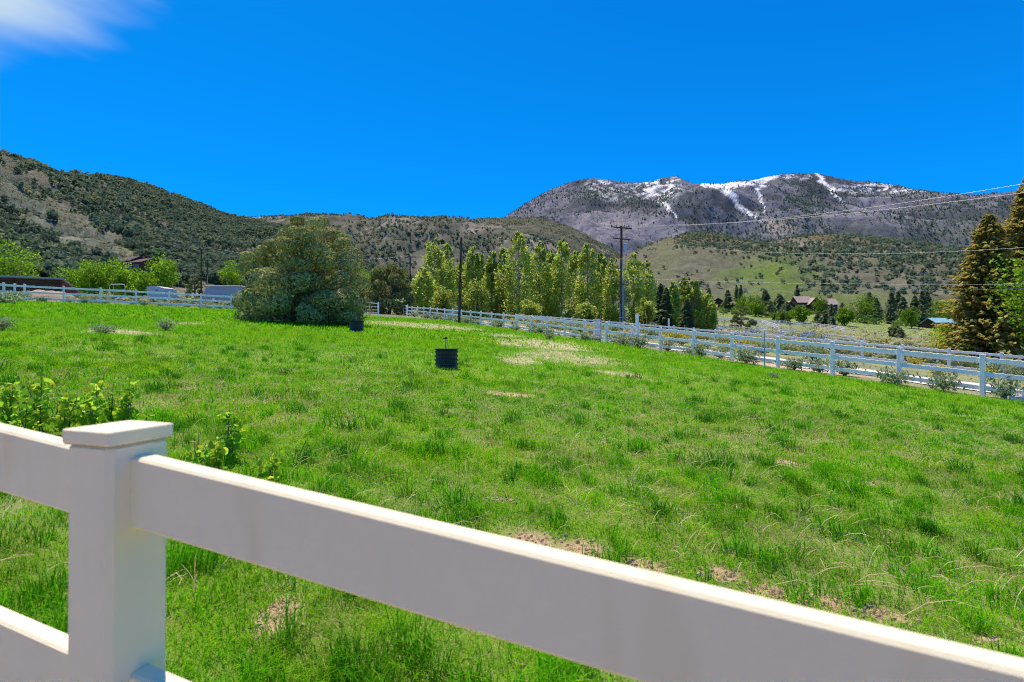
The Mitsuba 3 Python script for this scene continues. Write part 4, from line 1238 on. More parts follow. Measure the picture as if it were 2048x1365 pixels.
r = np.random.default_rng(77)
sagef = shrub_forms(5, 1.0, 1.6, SAGE, r, 520, 0.20)
yelf = shrub_forms(5, 1.0, 1.6, YEL, r, 460, 0.20)
twigf = shrub_forms(3, 1.0, 1.5, [(0.26, 0.20, 0.16), (0.20, 0.16, 0.12)], r, 120, 0.12)


def bush(name, f, p, s, label, group):
    k = thing(name, label, 'shrub', group)
    a = r.random() * 6.28
    share('stems', f[0], k, p, a, s, sz=s * (0.8 + 0.3 * r.random()))
    share('foliage', f[1], k, p, a, s, sz=s * (0.8 + 0.3 * r.random()))


lane_ = []
for k in range(60):       # along the lane fence
    s = -3 + 62 * (k + r.random() * 0.8) / 60
    q = FR0 + FRD * s + nrm_r * (r.normal() * 0.45 + 0.1)
    if 0 < s < 4 and r.random() < 0.5:
        continue
    sz = 0.42 + 0.36 * r.random()
    f = twigf[k % 3] if k % 6 == 4 else sagef[k % 5]
    lane_.append((f, q, sz, k % 6 == 4))
lane_.sort(key=lambda b: -b[1][0] / b[1][1])
for i, (f, q, sz, dry_) in enumerate(lane_):
    bush('sagebrush', f, (q[0], q[1], float(G(*q))), sz, f'{"brown twiggy" if dry_ else "grey green"} sagebrush at the foot of the lane fence, {ordinal(i)} from the right', 'sagebrush along the lane fence')
for k in range(18):       # along the left fence
    q = FL0 + FLD * (-2.2 + 26 * (k + r.random() * 0.8) / 18) + np.array([-FLD[1], FLD[0]]) * (0.5 + r.normal() * 0.4)
    bush('sagebrush', sagef[k % 5], (q[0], q[1], float(G(*q))), 0.5 + 0.35 * r.random(), f'low sagebrush at the foot of the far left fence, {ordinal(k)} from the left', 'sagebrush along the left fence')
for k in range(5):
    q = hit(8 + 12 * k, 608 - k * 2)
    bush('sagebrush', sagef[k % 5], q, 0.8, f'pale sagebrush in the pasture corner at the left edge, {ordinal(k)} from the left', 'sagebrush in the left corner')
mid_ = {0: [], 1: []}
for k in range(70):       # between lane and second fence
    s, d = -6 + 62 * r.random(), 8.2 + 11 * r.random()
    q = FR0 + FRD * s + nrm_r * d
    yl = r.random() < 0.6
    mid_[int(yl)].append((k, q, 0.55 + 0.45 * r.random()))
for yl in (0, 1):
    mid_[yl].sort(key=lambda b: -b[1][0] / b[1][1])
    for i, (k, q, sz) in enumerate(mid_[yl]):
        bush('yellow_shrub' if yl else 'sagebrush', (yelf if yl else sagef)[k % 5], (q[0], q[1], float(G(*q))), sz,
             f'{"yellow flowering shrub" if yl else "grey green sagebrush"} between the lane and the second fence, {ordinal(i)} from the right', 'yellow shrubs beyond the lane' if yl else 'sagebrush beyond the lane')
for x, y, sz, lb in ((1100, 680, 0.5, 'lone grey sagebrush in the dry patch of the pasture, left of another'), (1170, 682, 0.6, 'grey sagebrush in the pasture just left of the lane fence bushes'), (1548, 757, 0.22, 'tiny pale sagebrush in the grass near the steel post'), (210, 668, 0.42, 'grey sagebrush in the dry patch at the left'), (332, 662, 0.4, 'pale sagebrush right of the dry patch at the left'), (6, 662, 0.4, 'pale low sagebrush in the grass at the left edge')):
    bush('sagebrush', sagef[int(r.integers(0, 5))], hit(x, y), sz, lb, None)
# far sage and yellow brush cover
N = 5200
Z = 30 * (300 / 30.0) ** r.random(N)
x = 1000 + 1150 * r.random(N)
X = (x - 1024) / F * Z
keep = (side_road(X, Z) > 19)
X, Z = X[keep], Z[keep]
xl = -60 + 560 * r.random(1400)
Zl = 44 + 80 * r.random(1400)
Xl = (xl - 1024) / F * Zl
kl = side_left(Xl, Zl) > 1.5
X, Z = np.concatenate([X, Xl[kl]]), np.concatenate([Z, Zl[kl]])
zz = G(X, Z)
ps = np.stack([X, Z, zz], 1)
hb = [hill_points(lefthill, lambda px, row, P: (px > -60) * (row < 580) * np.clip(1.25 - np.abs(row - (370 + px * 0.66)) / 62, 0.06, 1) * (px < 420), 1 / 3.6, r),
      hill_points(fan, lambda px, row, P: (px < 2100) * (row < 625) * (0.15 + np.clip((nz(P, 60, 4, 3) - 0.45) * 5, 0, 1)), 1 / 110.0, r)]
print('hill brush', len(hb[0]), len(hb[1]))
ps = np.vstack([ps] + hb)
nb = 16


def Z_all(p):
    return p[:, 1]


big = (0.35 + 0.9 * r.random(len(ps)) ** 2.2) * np.where(np.arange(len(ps)) >= len(X), np.where(ps[:, 1] > 350, 2.2, 2.0), 1.0)
idx = np.repeat(np.arange(len(ps)), np.where(np.arange(len(ps)) >= len(X), 6, np.where(Z_all(ps) > 120, 9, nb)))
u = unit(len(idx), r)
u[:, 2] = np.abs(u[:, 2])
v, f = rhombs(ps[idx] + u * (big[idx] * (0.5 + 0.5 * r.random(len(idx))))[:, None] * [0.9, 0.9, 0.8], u + 0.5 * unit(len(idx), r), big[idx] * 0.42, 0.55, r)
tone = meshkit.fbm(ps * 0.05, 3, 5) + r.normal(size=len(ps)) * 0.10
onhill = np.arange(len(ps)) >= len(X)
pal = np.where((tone > 0.56)[:, None], [0.40, 0.37, 0.08], np.where((tone < 0.42)[:, None], [0.15, 0.19, 0.09], [0.21, 0.25, 0.15]))
pal = np.where(onhill[:, None], np.where((tone > 0.47)[:, None], [0.125, 0.11, 0.045], [0.10, 0.135, 0.085]), pal)
c = pal[idx] * (1 + 0.2 * r.normal(size=(len(idx), 1)).clip(-2, 2))
tag(put('brush', (v, f), 'm_leaf', color=np.repeat(np.clip(c, 0.01, 0.8), 4, 0)), 'sage and yellow brush covering the flats beyond the fences', None, None, 'stuff')


# ------------------------------------------------------------------ young shoots near the close fence
def sapling(p, h, n, label, seed, dark=1.0):
    rr = np.random.default_rng(seed)
    n, h = int(n * 0.85), h * 1.12
    k = thing('aspen_sucker', label, 'sapling')
    tops = [np.array([rr.normal() * 0.16 * h, rr.normal() * 0.16 * h, h * (0.45 + 0.45 * rr.random())]) for _ in range(4)]
    tops[0] = np.array([0.02, 0.01, h])
    put('stems', move(cat([tube([[0.02 * i, 0, -0.03], t * [0.5, 0.5, 0.5], t], [0.006, 0.004, 0.0015], 5, cap=False) for i, t in enumerate(tops)]), p), 'm_bark', k)
    i = rr.integers(0, 4, n)
    s = 0.10 + 0.82 * rr.random(n) ** 0.8
    T_ = np.array(tops)
    q = T_[i] * s[:, None] + rr.normal(size=(n, 3)) * [0.045, 0.045, 0.02]
    nr = unit(n, rr) + [0, 0, 0.9]
    size = 0.042 * (0.7 + 0.7 * rr.random(n))
    # six sided leaf
    nr /= np.linalg.norm(nr, axis=1, keepdims=True)
    a = np.cross(nr, unit(n, rr))
    a /= np.linalg.norm(a, axis=1, keepdims=True)
    b = np.cross(nr, a)
    S = size[:, None]
    pts = [q - a * S * 0.75, q - a * S * 0.35 + b * S * 0.48, q + a * S * 0.25 + b * S * 0.45, q + a * S * 0.8, q + a * S * 0.25 - b * S * 0.45, q - a * S * 0.35 - b * S * 0.48]
    V = np.stack(pts, 1).reshape(-1, 3)
    o = np.arange(n)[:, None] * 6
    Fc = np.vstack([o + [0, 1, 2], o + [0, 2, 3], o + [0, 3, 4], o + [0, 4, 5]])
    put('leaves', move((V, Fc), p), 'm_leaf', k, color=shades(n, [(0.28 * dark, 0.54 * dark, 0.04), (0.37, 0.62, 0.045), (0.19 * dark, 0.40 * dark, 0.04), (0.55, 0.62, 0.05)], rr, 0.15, 6))


sp = [(22, 862, 0.55, 150, 'leafy young shoot at the left edge behind the rail'), (80, 866, 0.68, 190, 'tallest leafy young shoot behind the left rail'), (128, 872, 0.42, 120, 'short yellowish shoot between the tall left shoots'), (190, 868, 0.60, 150, 'slender dark leafy shoot behind the post cap'), (222, 858, 0.46, 90, 'big leaved shoot right above the post cap'), (256, 864, 0.58, 170, 'bushy leafy shoot right of the post cap'),
      (50, 880, 0.40, 120, 'low leafy shoot in front of the tallest one'), (393, 945, 0.34, 70, 'small leafy shoot left of the taller one by the rail'), (455, 925, 0.52, 130, 'taller leafy shoot above the rail near the post'), (437, 958, 0.34, 100, 'low leafy shoot just above the rail near the post'), (540, 965, 0.26, 70, 'yellow leaved shoot, rightmost above the rail'), (290, 868, 0.22, 60, 'tiny shoot right of the bushy one')]
for i, (x, y, h, n, lb) in enumerate(sp):
    sapling(hit(x, y), h, n, lb, 300 + i)

# ------------------------------------------------------------------ grass
r = np.random.default_rng(31)


def blades(X, Y, h, w, lean, col, r, segs, droop=0.35):
    n = len(X)
    z = G(X, Y) - 0.01
    a = r.random(n) * 6.283
    b = a + 1.57 + r.normal(size=n) * 0.5
    side = np.stack([np.cos(a), np.sin(a), a * 0], 1) * (w / 2)[:, None]
    out = np.stack([np.cos(b), np.sin(b), a * 0], 1)
    p = np.stack([X, Y, z], 1)
    up = np.array([0, 0, 1.0])
    L = (h * lean)[:, None]
    H = h[:, None]
    if segs == 1:
        V = np.stack([p - side, p + side, p + out * L + up * H], 1).reshape(-1, 3)
        Fc = np.arange(n)[:, None] * 3 + [0, 1, 2]
        return V, Fc, np.repeat(col, 3, 0)
    m = p + out * L * 0.35 + up * H * 0.62
    t = p + out * L * 1.0 + up * H * (1 - droop * lean[:, None])
    V = np.stack([p - side, p + side, m - side * 0.75, m + side * 0.75, t], 1).reshape(-1, 3)
    o = np.arange(n)[:, None] * 5
    return V, np.vstack([o + [0, 1, 3], o + [0, 3, 2], o + [2, 3, 4]]), np.repeat(col, 5, 0)


def sample(z0, z1, n, margin=1.12):
    """evenly over the ground in a wedge before the camera"""
    Y = np.sqrt(z0 * z0 + (z1 * z1 - z0 * z0) * r.random(n))
    X = (r.random(n) * 2 - 1) * Y * 0.975 * margin
    return X, Y


GRN = np.array([(0.11, 0.41, 0.005), (0.17, 0.52, 0.005), (0.23, 0.58, 0.006), (0.275, 0.58, 0.008), (0.35, 0.57, 0.015)])
DRY = np.array([(0.50, 0.43, 0.23), (0.42, 0.34, 0.16), (0.58, 0.52, 0.31)])
parts = []
dryp = []
for z0, z1, per, hw, segs in ((1.0, 3.2, 5200, (0.12, 0.0044), 2), (3.2, 6.5, 3000, (0.11, 0.0054), 2), (6.5, 12, 1150, (0.11, 0.0085), 2), (12, 25, 420, (0.12, 0.016), 1), (25, 74, 68, (0.16, 0.05), 1)):
    area = 0.975 * 1.12 * (z1 * z1 - z0 * z0)
    X, Y = sample(z0, z1, int(area * per))
    p3 = np.stack([X, Y, X * 0], -1)
    clump = meshkit.fbm(p3 * 2.3, 3, 2)
    tuft = meshkit.noise(p3 * 5.5, 7)
    patch = meshkit.fbm(p3 * 0.35, 3, 4)
    st, ba = blob_np(X, Y, STRAW, 1.3), blob_np(X, Y, BARE, 1.3)
    inside = ((X - FN0[0]) * FNN[0] + (Y - FN0[1]) * FNN[1] > 0.05) & (side_road(X, Y) < -0.2 + 0.9 * (patch - 0.5)) & (side_left(X, Y) < -0.1)
    keep = inside & (r.random(len(X)) < np.clip(0.6 + (clump - 0.36) * 3.0, 0.38, 1) * (1 - 0.72 * st) * (1 - 0.9 * ba))
    X, Y, tuft, patch, clump = X[keep], Y[keep], tuft[keep], patch[keep], clump[keep]
    n = len(X)
    h = hw[0] * (1.0 if z0 < 3 else 0.86) * (0.40 + 0.8 * r.random(n)) * ((0.65 + 0.9 * np.clip((tuft - 0.35) * 1.6, 0, 1.2)) if z0 < 6 else (0.8 + 0.4 * tuft)) * (0.7 + 0.6 * patch)
    big = (tuft > 0.74)
    h = h * np.where(big, 1.35, 1)
    col = GRN[np.clip((r.random(n) * 3.2 + patch * 2.6 - 0.6).astype(int), 0, 4)] * (1 + 0.16 * r.normal(size=(n, 1)).clip(-2, 2))
    col = col * (0.62 + 0.75 * np.clip((meshkit.noise(p3[keep] * 3.3, 19) - 0.1) * 1.1, 0, 1))[:, None]
    col = col * (np.array([1.12, 1.08, 1.0]) if z0 >= 6 else 1)
    col = np.where(big[:, None], col * [0.62, 0.8, 0.9], col)
    w = hw[1] * (0.7 + 0.6 * r.random(n)) * np.where(big, 1.25, 1)
    parts.append(blades(X, Y, h, w, 0.25 + 0.75 * r.random(n), np.clip(col, 0.01, 0.6), r, segs))
    # dry stems
    X, Y = sample(z0, z1, int(area * per * 0.30))
    p3 = np.stack([X, Y, X * 0], -1)
    dn = meshkit.fbm(p3 * 1.1, 3, 41)
    rightish = np.clip((X / np.maximum(Y, 1) + 0.1) * 0.25, -0.02, 0.20) * np.clip((18 - Y) / 8, 0, 1)
    st = blob_np(X, Y, STRAW, 1.3)
    keep = ((X - FN0[0]) * FNN[0] + (Y - FN0[1]) * FNN[1] > 0.05) & (side_road(X, Y) < 0.2) & (side_left(X, Y) < 0) & (r.random(len(X)) < np.clip((dn - 0.52 + rightish) * 4.0, 0.10, 1) * (0.95 if z0 < 10 else 0.4) + st) & (blob_np(X, Y, BARE) < 0.5)
    X, Y = X[keep], Y[keep]
    n = len(X)
    h = hw[0] * (0.25 + 0.75 * r.random(n) ** 1.5)
    dryp.append(blades(X, Y, h, hw[1] * 0.55 * (0.7 + 0.6 * r.random(n)), 0.8 + 1.9 * r.random(n), DRY[r.integers(0, 3, n)] * (0.8 + 0.35 * r.random((n, 1))), r, 2 if segs == 2 else 1, 0.25))


# coarse dark tussocks standing in the finer grass
X, Y = sample(2.0, 16, 260)
kk = ((X - FN0[0]) * FNN[0] + (Y - FN0[1]) * FNN[1] > 0.3) & (side_road(X, Y) < -1)
X, Y = X[kk], Y[kk]
idx = np.repeat(np.arange(len(X)), 46)
sz_ = 0.6 + 0.7 * r.random(len(X))
bx_, by_ = X[idx] + r.normal(size=len(idx)) * 0.055 * sz_[idx], Y[idx] + r.normal(size=len(idx)) * 0.055 * sz_[idx]
tc = np.array([(0.07, 0.30, 0.012), (0.10, 0.36, 0.012), (0.06, 0.24, 0.02)])[r.integers(0, 3, len(X))][idx] * (0.8 + 0.4 * r.random((len(idx), 1)))
parts.append(blades(bx_, by_, 0.20 * sz_[idx] * (0.5 + 0.7 * r.random(len(idx))), 0.0095 * sz_[idx], 0.35 + 0.9 * r.random(len(idx)), tc, r, 2))


def joined(ps):
    V, Fc = cat([q[:2] for q in ps])
    return V, Fc, np.vstack([q[2] for q in ps])


V, Fc, C = joined(parts)
print('grass tris', len(Fc))
tag(put('grass', (V, Fc), 'm_grass', color=C), 'vivid green pasture grass', None, None, 'stuff')
# dead thatch lying flat between the blades
X, Y = sample(1.2, 10, 68000)
p3 = np.stack([X, Y, X * 0], -1)
th = 0.62 - meshkit.fbm(p3 * 2.3, 3, 2) + 0.5 * (meshkit.fbm(p3 * 0.9, 3, 41) - 0.45) + np.clip(X / np.maximum(Y, 1), -0.2, 0.9) * 0.17
kk = ((X - FN0[0]) * FNN[0] + (Y - FN0[1]) * FNN[1] > 0.05) & (side_road(X, Y) < 0) & (r.random(len(X)) < np.clip(th * 3.2, 0.05, 1))
X, Y = X[kk], Y[kk]
n = len(X)
tc = np.array([(0.52, 0.44, 0.28), (0.40, 0.31, 0.18), (0.60, 0.54, 0.40), (0.26, 0.18, 0.10)])[r.integers(0, 4, n)] * (0.8 + 0.4 * r.random((n, 1)))
dryp.append(blades(X, Y, 0.020 + 0.05 * r.random(n), (0.0028 + 0.0028 * r.random(n)) * np.clip(Y / 4, 0.8, 2), 1.5 + 2.2 * r.random(n), tc, r, 1))
V, Fc, C = joined(dryp)
print('dry tris', len(Fc))
tag(put('dry_grass', (V, Fc), 'm_grass', color=C), 'pale dry stems lying among the green grass', None, None, 'stuff')
# long curved straw stems close by
ls = []
lc = []
X, Y = sample(2.0, 12, 1700)
for a, b in zip(X, Y):
    if meshkit.fbm(np.array([a * 0.8, b * 0.8, 0.0]), 3, 41) + 0.10 * (a > 0.3) + 0.12 * r.random() < 0.56 or side_road(a, b) > -0.5:
        continue
    for _ in range(3):
        q = np.array([a, b, 0]) + np.append(r.normal(size=2) * 0.12, 0)
        q[2] = float(G(q[0], q[1])) + 0.02
        d = np.append(r.normal(size=2), 0)
        d /= np.linalg.norm(d) + 1e-6
        L = 0.07 + 0.28 * r.random() ** 1.8
        hz = L * (0.15 + 0.6 * r.random())
        t = np.linspace(0, 1, 4)[:, None]
        ls.append(tube(q + d * L * t + np.array([0, 0, 1]) * hz * (t * (1.5 - t) * 1.6), [0.0022, 0.002, 0.0016, 0.0006], 3, cap=False))
        lc.append(np.tile(DRY[r.integers(0, 3)] * (0.9 + 0.3 * r.random()), (12, 1)))
V, Fc = cat(ls)
tag(put('straw_stems', (V, Fc), 'm_vertex', color=np.vstack(lc)), 'long pale curved straw stems over the near grass', None, None, 'stuff')
# clods and pebbles on the bare soil
pv = []
ico = tri(trimesh.creation.icosphere(subdivisions=0))
for cx, cy, a, b, _ in BARE:
    for _ in range(70):
        q = np.array([cx + r.normal() * a * 0.6, cy + r.normal() * b * 0.6])
        s = 0.006 + 0.014 * r.random() ** 3
        pv.append((ico[0] * s * (0.6 + 0.8 * r.random((1, 3))) * (1 + 0.2 * r.normal(size=(12, 1))) + [q[0], q[1], float(G(*q)) + s * 0.2], ico[1]))
tag(put('soil_clods', cat(pv), 'm_dirt'), 'small clods and pebbles on the bare soil', None, None, 'stuff')


# ------------------------------------------------------------------ buildings and vehicles
def gable(k, p, rz, L, W, wall_h, rise, wall_m, roof_m, over=0.5, windows=(), door=None, chimney=None):
    """house: local x along the ridge, front is -y"""
    def pl(m):
        return move(m, p, rz)
    prof = np.array([[-W / 2, 0], [W / 2, 0], [W / 2, wall_h], [0, wall_h + rise], [-W / 2, wall_h]])
    v = np.vstack([np.column_stack([np.full(5, s * L / 2), prof]) for s in (-1, 1)])
    f = [[0, 1, 2], [0, 2, 4], [2, 3, 4], [5, 7, 6], [5, 9, 7], [7, 9, 8]]
    for i in range(5):
        j = (i + 1) % 5
        f += [[i, i + 5, j + 5], [i, j + 5, j]]
    v[:, 2] = np.where(v[:, 2] == 0, -1.0, v[:, 2])
    put('wall', pl((v, np.array(f))), wall_m, k)
    sl = rise / (W / 2)
    rf = []
    for s in (-1, 1):
        e = W / 2 + over
        a = [[-L / 2 - over, 0, wall_h + rise + 0.05], [L / 2 + over, 0, wall_h + rise + 0.05], [L / 2 + over, s * e, wall_h - over * sl + 0.05], [-L / 2 - over, s * e, wall_h - over * sl + 0.05]]
        a = np.array(a)
        vv = np.vstack([a, a + [0, 0, 0.16]])
        ff = np.array([[0, 1, 2], [0, 2, 3], [4, 6, 5], [4, 7, 6], [0, 4, 5], [0, 5, 1], [1, 5, 6], [1, 6, 2], [2, 6, 7], [2, 7, 3], [3, 7, 4], [3, 4, 0]])
        rf.append((vv, ff))
    rk = put('roof', pl(cat(rf)), roof_m, k)
    for (wx, wz, ww, wh) in windows:
        wk = put('window', pl(box(wx - ww / 2 - 0.08, wx + ww / 2 + 0.08, -W / 2 - 0.06, -W / 2 - 0.003, wz - 0.08, wz + wh + 0.08)), 'm_white', k)
        put('pane', pl(box(wx - ww / 2, wx + ww / 2, -W / 2 - 0.075, -W / 2 - 0.062, wz, wz + wh)), 'm_glasspane', wk)
    if door:
        put('door', pl(box(door - 0.45, door + 0.45, -W / 2 - 0.07, -W / 2 - 0.003, 0, 2.05)), 'm_red', k)
    if chimney:
        put('chimney', pl(box(chimney - 0.35, chimney + 0.35, 0.3, 1.0, wall_h, wall_h + rise + 0.9)), 'm_rock', rk)


k = thing('brown_house', 'large brown log house with pale roofs and a front deck among the valley trees', 'house')
hp0 = at(1624, 325)
gable(k, hp0 + [7.5, 0, 1.0], -0.06, 12, 8, 4.2, 3.4, 'm_log', 'm_shingle', 0.8, ((-3.5, 1.2, 1.8, 1.4), (0, 1.2, 1.8, 1.4), (3.5, 1.2, 1.8, 1.4)), None, 2.5)
gable(k, hp0 + [-1, -2, 1.0], 1.50, 9, 7, 4.4, 3.6, 'm_log', 'm_shingle', 0.8, ((-2, 1.2, 1.6, 2.2), (1, 1.2, 1.6, 2.2)))
gable(k, hp0 + [-6, 1, 2.2], 0.05, 9, 8, 4.4, 3.6, 'm_log', 'm_shingle', 0.8, ((-2, 1.2, 1.5, 1.4), (2, 1.2, 1.5, 1.4)))
gable(k, hp0 + [-14, 1.5, 0.5], 1.45, 8, 6.5, 3.6, 3.0, 'm_log', 'm_shingle', 0.7, ((-1.5, 1.0, 1.5, 1.4), (1.5, 1.0, 1.5, 1.4)))
put('deck', move(box(-4.5, 6.5, -9.2, -6.5, 0.4, 0.7), hp0), 'm_log', k)
put('railing', move(cat([box(-4.5, 6.5, -9.2, -9.1, 1.5, 1.6)] + [box(x_ - 0.04, x_ + 0.04, -9.2, -9.12, 0.7, 1.5) for x_ in np.linspace(-4.4, 6.4, 18)]), hp0), 'm_log', k)
k = thing('cabin', 'small far cabin with a pale roof left of the meadow pines', 'house')
hp1 = at(1434, 305)
gable(k, hp1 + [0, 0, 0.5], 1.35, 7, 8, 3.4, 2.6, 'm_log', 'm_shingle', 0.8, ((-1.5, 1.0, 1.4, 1.3), (1.5, 1.0, 1.4, 1.3)))
gable(k, hp1 + [6.5, -1, 0.2], 0.1, 6.5, 6, 2.4, 1.8, 'm_log', 'm_shingle', 0.6, ((0, 0.9, 1.4, 1.1),))
k = thing('cabin', 'low cabin with a teal metal roof left of the tall spruces', 'house')
hp2 = at(1877, 232)
gable(k, hp2, 0.12, 9.5, 6.5, 2.6, 1.9, 'm_log', 'm_tealroof', 0.7, ((-3, 0.9, 1.3, 1.1), (0.5, 0.9, 1.3, 1.1), (3, 0.9, 1.3, 1.1)), 2.0)
put('porch_fence', move(cat([box(-13, 8, -5.1, -5.0, 0.9, 1.15), box(-13, 8, -5.1, -5.0, 0.35, 0.6)] + [box(x_, x_ + 0.15, -5.12, -4.98, -0.3, 1.3) for x_ in np.linspace(-13, 8, 12)]), hp2), 'm_log', k)
k = thing('cabin', 'dark house roof half hidden in the trees on the left slope', 'house')
hp3 = at(287, 150)
hp3[2] = CAM + (HZ - 536) / F * 150
gable(k, hp3 + [0, 0, -2.5], -0.35, 7.0, 6, 3.6, 1.3, 'm_log', 'm_darkroof', 0.6, ((-1.5, 1.6, 1.2, 1.2), (1.5, 1.6, 1.2, 1.2)))
gable(k, hp3 + [-4.5, 2.0, -1.6], -0.35, 5.0, 5, 3.6, 1.4, 'm_log', 'm_darkroof', 0.6, ((0, 1.4, 1.2, 1.2),))
k = thing('shed', 'small pale shed between the poplar trunks left of the bare pole', 'shed')
gable(k, at(899, 92), 1.35, 2.6, 1.9, 1.7, 0.8, 'm_white', 'm_conduit', 0.15, ((0.4, 0.8, 0.5, 0.5),))

# the open barn at the left
k = thing('barn', 'long brown open barn with a grey metal roof edge and a red end wall', 'barn')
bz = 56.0
e1 = np.array([(121 - 1024) / F * bz, bz])
gzb = float(G(*e1))
eave = CAM + (HZ - 556) / F * bz
hh = eave - gzb
bd = np.array([-0.914, -0.404])       # runs left
bn = np.array([-0.404, 0.914])          # runs back
o3 = np.array([*e1, gzb])
b3, n3 = np.array([*bd / np.linalg.norm(bd), 0]), np.array([*bn / np.linalg.norm(bn), 0])


def slab(a, b, c, d, t):
    v = np.vstack([[a, b, c, d], np.array([a, b, c, d]) - [0, 0, t]])
    return v, np.array([[0, 1, 2], [0, 2, 3], [4, 6, 5], [4, 7, 6], [0, 4, 5], [0, 5, 1], [1, 5, 6], [1, 6, 2], [2, 6, 7], [2, 7, 3], [3, 7, 4], [3, 4, 0]])


LB, WB, dropb = 16.0, 5.2, 0.95
up3 = np.array([0, 0, 1.0])
A = o3 + up3 * hh
put('roof', slab(A - b3 * 0.15, A + b3 * LB, A + b3 * LB + n3 * WB - up3 * dropb, A - b3 * 0.15 + n3 * WB - up3 * dropb, 0.14), 'm_roofmetal', k)
for j in range(5):                    # horizontal wall boards
    z0_, z1_ = hh * (0.14 + 0.16 * j), hh * (0.14 + 0.16 * (j + 1)) - 0.02
    put('board', beam(o3 + b3 * 0.1 + n3 * 0.35 + up3 * (z0_ + z1_) / 2, o3 + b3 * LB + n3 * 0.35 + up3 * (z0_ + z1_) / 2, 0.04, z1_ - z0_), 'm_wood', k)
for s in (0.1, 4, 8, 12, 15.8):
    put('post', beam(o3 + b3 * s + n3 * 0.25 + up3 * -0.3, o3 + b3 * s + n3 * 0.25 + up3 * (hh - 0.15), 0.14, 0.14), 'm_wood', k)
E = o3 + n3 * 0.4
put('end_wall', (np.array([E - up3 * 0.3, E + n3 * (WB - 0.5) - up3 * 0.3, E + n3 * (WB - 0.5) + up3 * (hh - dropb - 0.12), E + up3 * (hh - 0.2), E - up3 * 0.3 + b3 * 0.06, E + n3 * (WB - 0.5) - up3 * 0.3 + b3 * 0.06, E + n3 * (WB - 0.5) + up3 * (hh - dropb - 0.12) + b3 * 0.06, E + up3 * (hh - 0.2) + b3 * 0.06]),
                 np.array([[0, 1, 2], [0, 2, 3], [4, 6, 5], [4, 7, 6], [0, 4, 5], [0, 5, 1], [1, 5, 6], [1, 6, 2], [2, 6, 7], [2, 7, 3], [3, 7, 4], [3, 4, 0]])), 'm_red', k)
tag(f'{k}__end_wall', 'red end wall')

# dirt mound behind the left fence
mp = at(92, 49)
gr = np.linspace(-1, 1, 40)
MXg, MYg = np.meshgrid(gr * 3.4, gr * 2.0, indexing='ij')
hm = 1.05 * np.clip(1 - (MXg / 3.4) ** 2 - (MYg / 2.0) ** 2, -0.2, 1) * (0.7 + 0.6 * meshkit.fbm(np.stack([MXg, MYg, MXg * 0], -1) * 1.3, 4, 4))
v = np.stack([mp[0] + MXg, mp[1] + MYg, G(mp[0] + MXg, mp[1] + MYg) + hm - 0.05], -1).reshape(-1, 3)
tag(put('dirt_mound', (v, grid_faces(40, 40)), 'm_dirt', smooth=True), 'tan dirt heap behind the left corner of the white fence', None, None, 'structure')

# trailers
k = thing('cargo_trailer', 'small white covered trailer behind the left fence', 'trailer')
p = at(324, 60)
zt = CAM + (HZ - 574) / F * 60 - p[2]
wv = 40 * 60 / F
pts = np.array([[x_, y_, z_] for x_, y_, z_ in [(-wv / 2, -0.9, 0.45), (wv / 2, -0.9, 0.45), (wv / 2, 0.9, 0.45), (-wv / 2, 0.9, 0.45), (-wv / 2, -0.9, zt - 0.05), (wv / 2 - 0.1, -0.9, zt - 0.28), (wv / 2 - 0.1, 0.9, zt - 0.22), (-wv / 2, 0.9, zt), (0, -0.85, zt), (0, 0.85, zt + 0.02)]])
put('body', move(tri(trimesh.convex.convex_hull(pts)), p, -0.1), 'm_tarptop', k)
for s in (-0.35, 0.35):
    put('wheel', move(tube([[s, -0.95, 0.32], [s, -0.78, 0.32]], 0.32, 14), p, -0.1), 'm_black', k)
put('hitch', move(beam([wv / 2, 0, 0.42], [wv / 2 + 1.0, 0, 0.38], 0.08, 0.08), p, -0.1), 'm_black', k)
put('vent', move(beam([-0.15, -0.915, zt - 0.62], [0.25, -0.915, zt - 0.42], 0.02, 0.07), p, -0.1), 'm_black', k)
k = thing('camper_trailer', 'grey tarp covered camper trailer behind the fence left of the big tree', 'trailer')
p = at(452, 64)
zt = CAM + (HZ - 573) / F * 64 - p[2]
hw_ = 2.6
pts = np.array([[x_, y_, z_] for x_, y_, z_ in [(-hw_, -1, 0.4), (hw_, -1, 0.4), (hw_, 1, 0.4), (-hw_, 1, 0.4), (-hw_ + 0.1, -1, 1.0), (hw_ - 0.1, -1, 1.0), (-hw_ + 0.7, -0.95, zt - 0.12), (hw_ - 0.6, -0.95, zt - 0.12), (hw_ - 0.6, 0.95, zt - 0.12), (-hw_ + 0.7, 0.95, zt - 0.12)]])
cm = trimesh.convex.convex_hull(pts).subdivide().subdivide()
v = np.array(cm.vertices)
v = v + (meshkit.fbm(v * 2.3, 3, 4)[:, None] - 0.5) * [0.06, 0.14, 0.05]
put('tarp', move((v, np.array(cm.faces)), p, -0.08), 'm_tarp', k, smooth=35)
put('roof_cover', move(box(-hw_ + 0.55, hw_ - 0.45, -1.02, 1.02, zt - 0.11, zt + 0.02, 0.04), p, -0.08), 'm_tarptop', k)
for s in (-0.6, 0.3):
    put('wheel', move(tube([[s, -1.02, 0.33], [s, -0.82, 0.33]], 0.33, 14), p, -0.08), 'm_black', k)
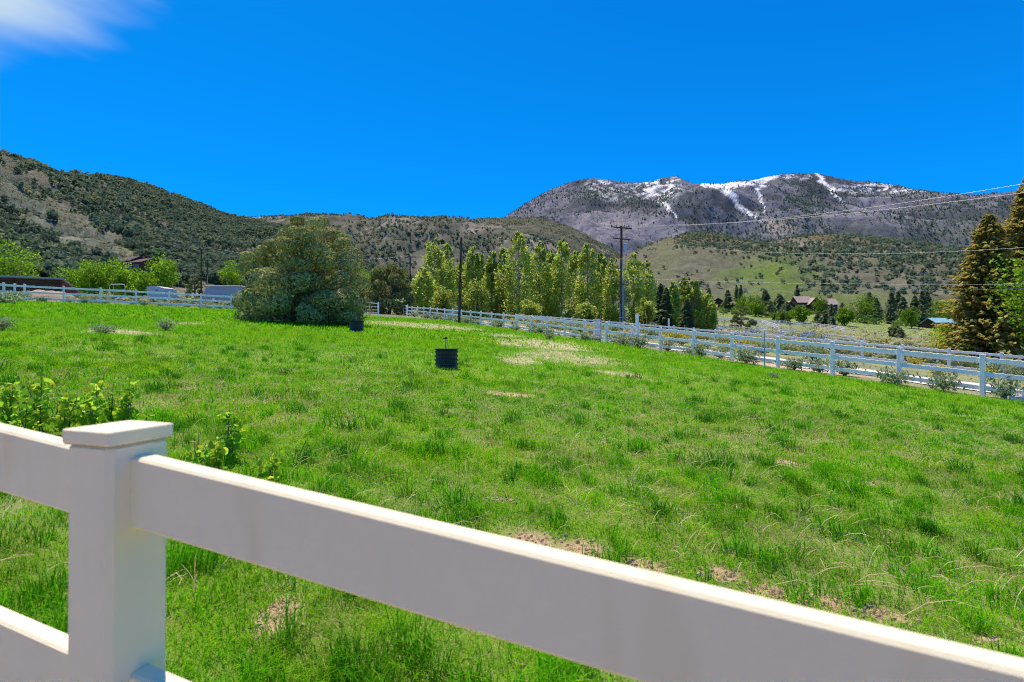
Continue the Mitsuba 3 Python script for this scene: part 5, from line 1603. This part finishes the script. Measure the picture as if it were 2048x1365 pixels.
# pipe panel
k = thing('pipe_panel', 'rounded white pipe corral panel standing behind the left fence', 'corral panel')
p = at(234, 55)
zt = CAM + (HZ - 569) / F * 55 - p[2]
wv = 31 * 55 / F / 2
arch = [(-wv, 0), (-wv, zt - 0.25), (-wv + 0.07, zt - 0.07), (-wv + 0.25, zt), (wv - 0.25, zt), (wv - 0.07, zt - 0.07), (wv, zt - 0.25), (wv, 0)]
put('frame', tube([p + [a, 0, b] for a, b in arch], 0.035, 8), 'm_white', k, smooth=40)
put('upright', tube([p + [-wv + 0.4, 0.003, 0], p + [-wv + 0.4, 0.003, zt - 0.02]], 0.03, 8), 'm_white', k)
for z_ in (0.4, zt - 0.62):
    put('bar', tube([p + [-wv, 0.002, z_], p + [wv, 0.002, z_]], 0.03, 8), 'm_white', k)
# hydrant
k = thing('hydrant', 'small yellow hydrant with a dark top behind the left fence', 'hydrant')
p = at(400, 52)
put('barrel', tube([p, p + [0, 0, 0.05], p + [0, 0, 0.06], p + [0, 0, 1.0]], [0.2, 0.2, 0.15, 0.15], 12), 'm_yellow', k, smooth=40)
put('bonnet', tube([p + [0, 0, 1.0], p + [0, 0, 1.03], p + [0, 0, 1.2], p + [0, 0, 1.3]], [0.19, 0.2, 0.14, 0.05], 12), 'm_black', k, smooth=40)
put('outlet', tube([p + [-0.25, -0.02, 0.75], p + [0.25, -0.02, 0.75]], 0.08, 8), 'm_yellow', k)
# trestle under the spruces
k = thing('trestle', 'dark wooden trestle under the tall spruces at the right', 'trestle')
p = hit(1957, 700)
p = at(1957, 50)
for i, (a, b) in enumerate(((-0.55, -0.15), (-0.2, 0.0), (0.2, 0.05), (0.55, 0.15))):
    put('leg', beam(p + [a * 1.1, -0.3 + 0.2 * (i % 2), -0.1], p + [b, 0, 1.25], 0.10, 0.10), 'm_pole', k)
put('top_beam', beam(p + [-0.3, 0, 1.28], p + [0.3, 0, 1.28], 0.12, 0.12), 'm_pole', k)
put('cross_bar', beam(p + [-0.4, -0.22, 0.6], p + [0.4, -0.22, 0.6], 0.06, 0.09), 'm_pole', k)
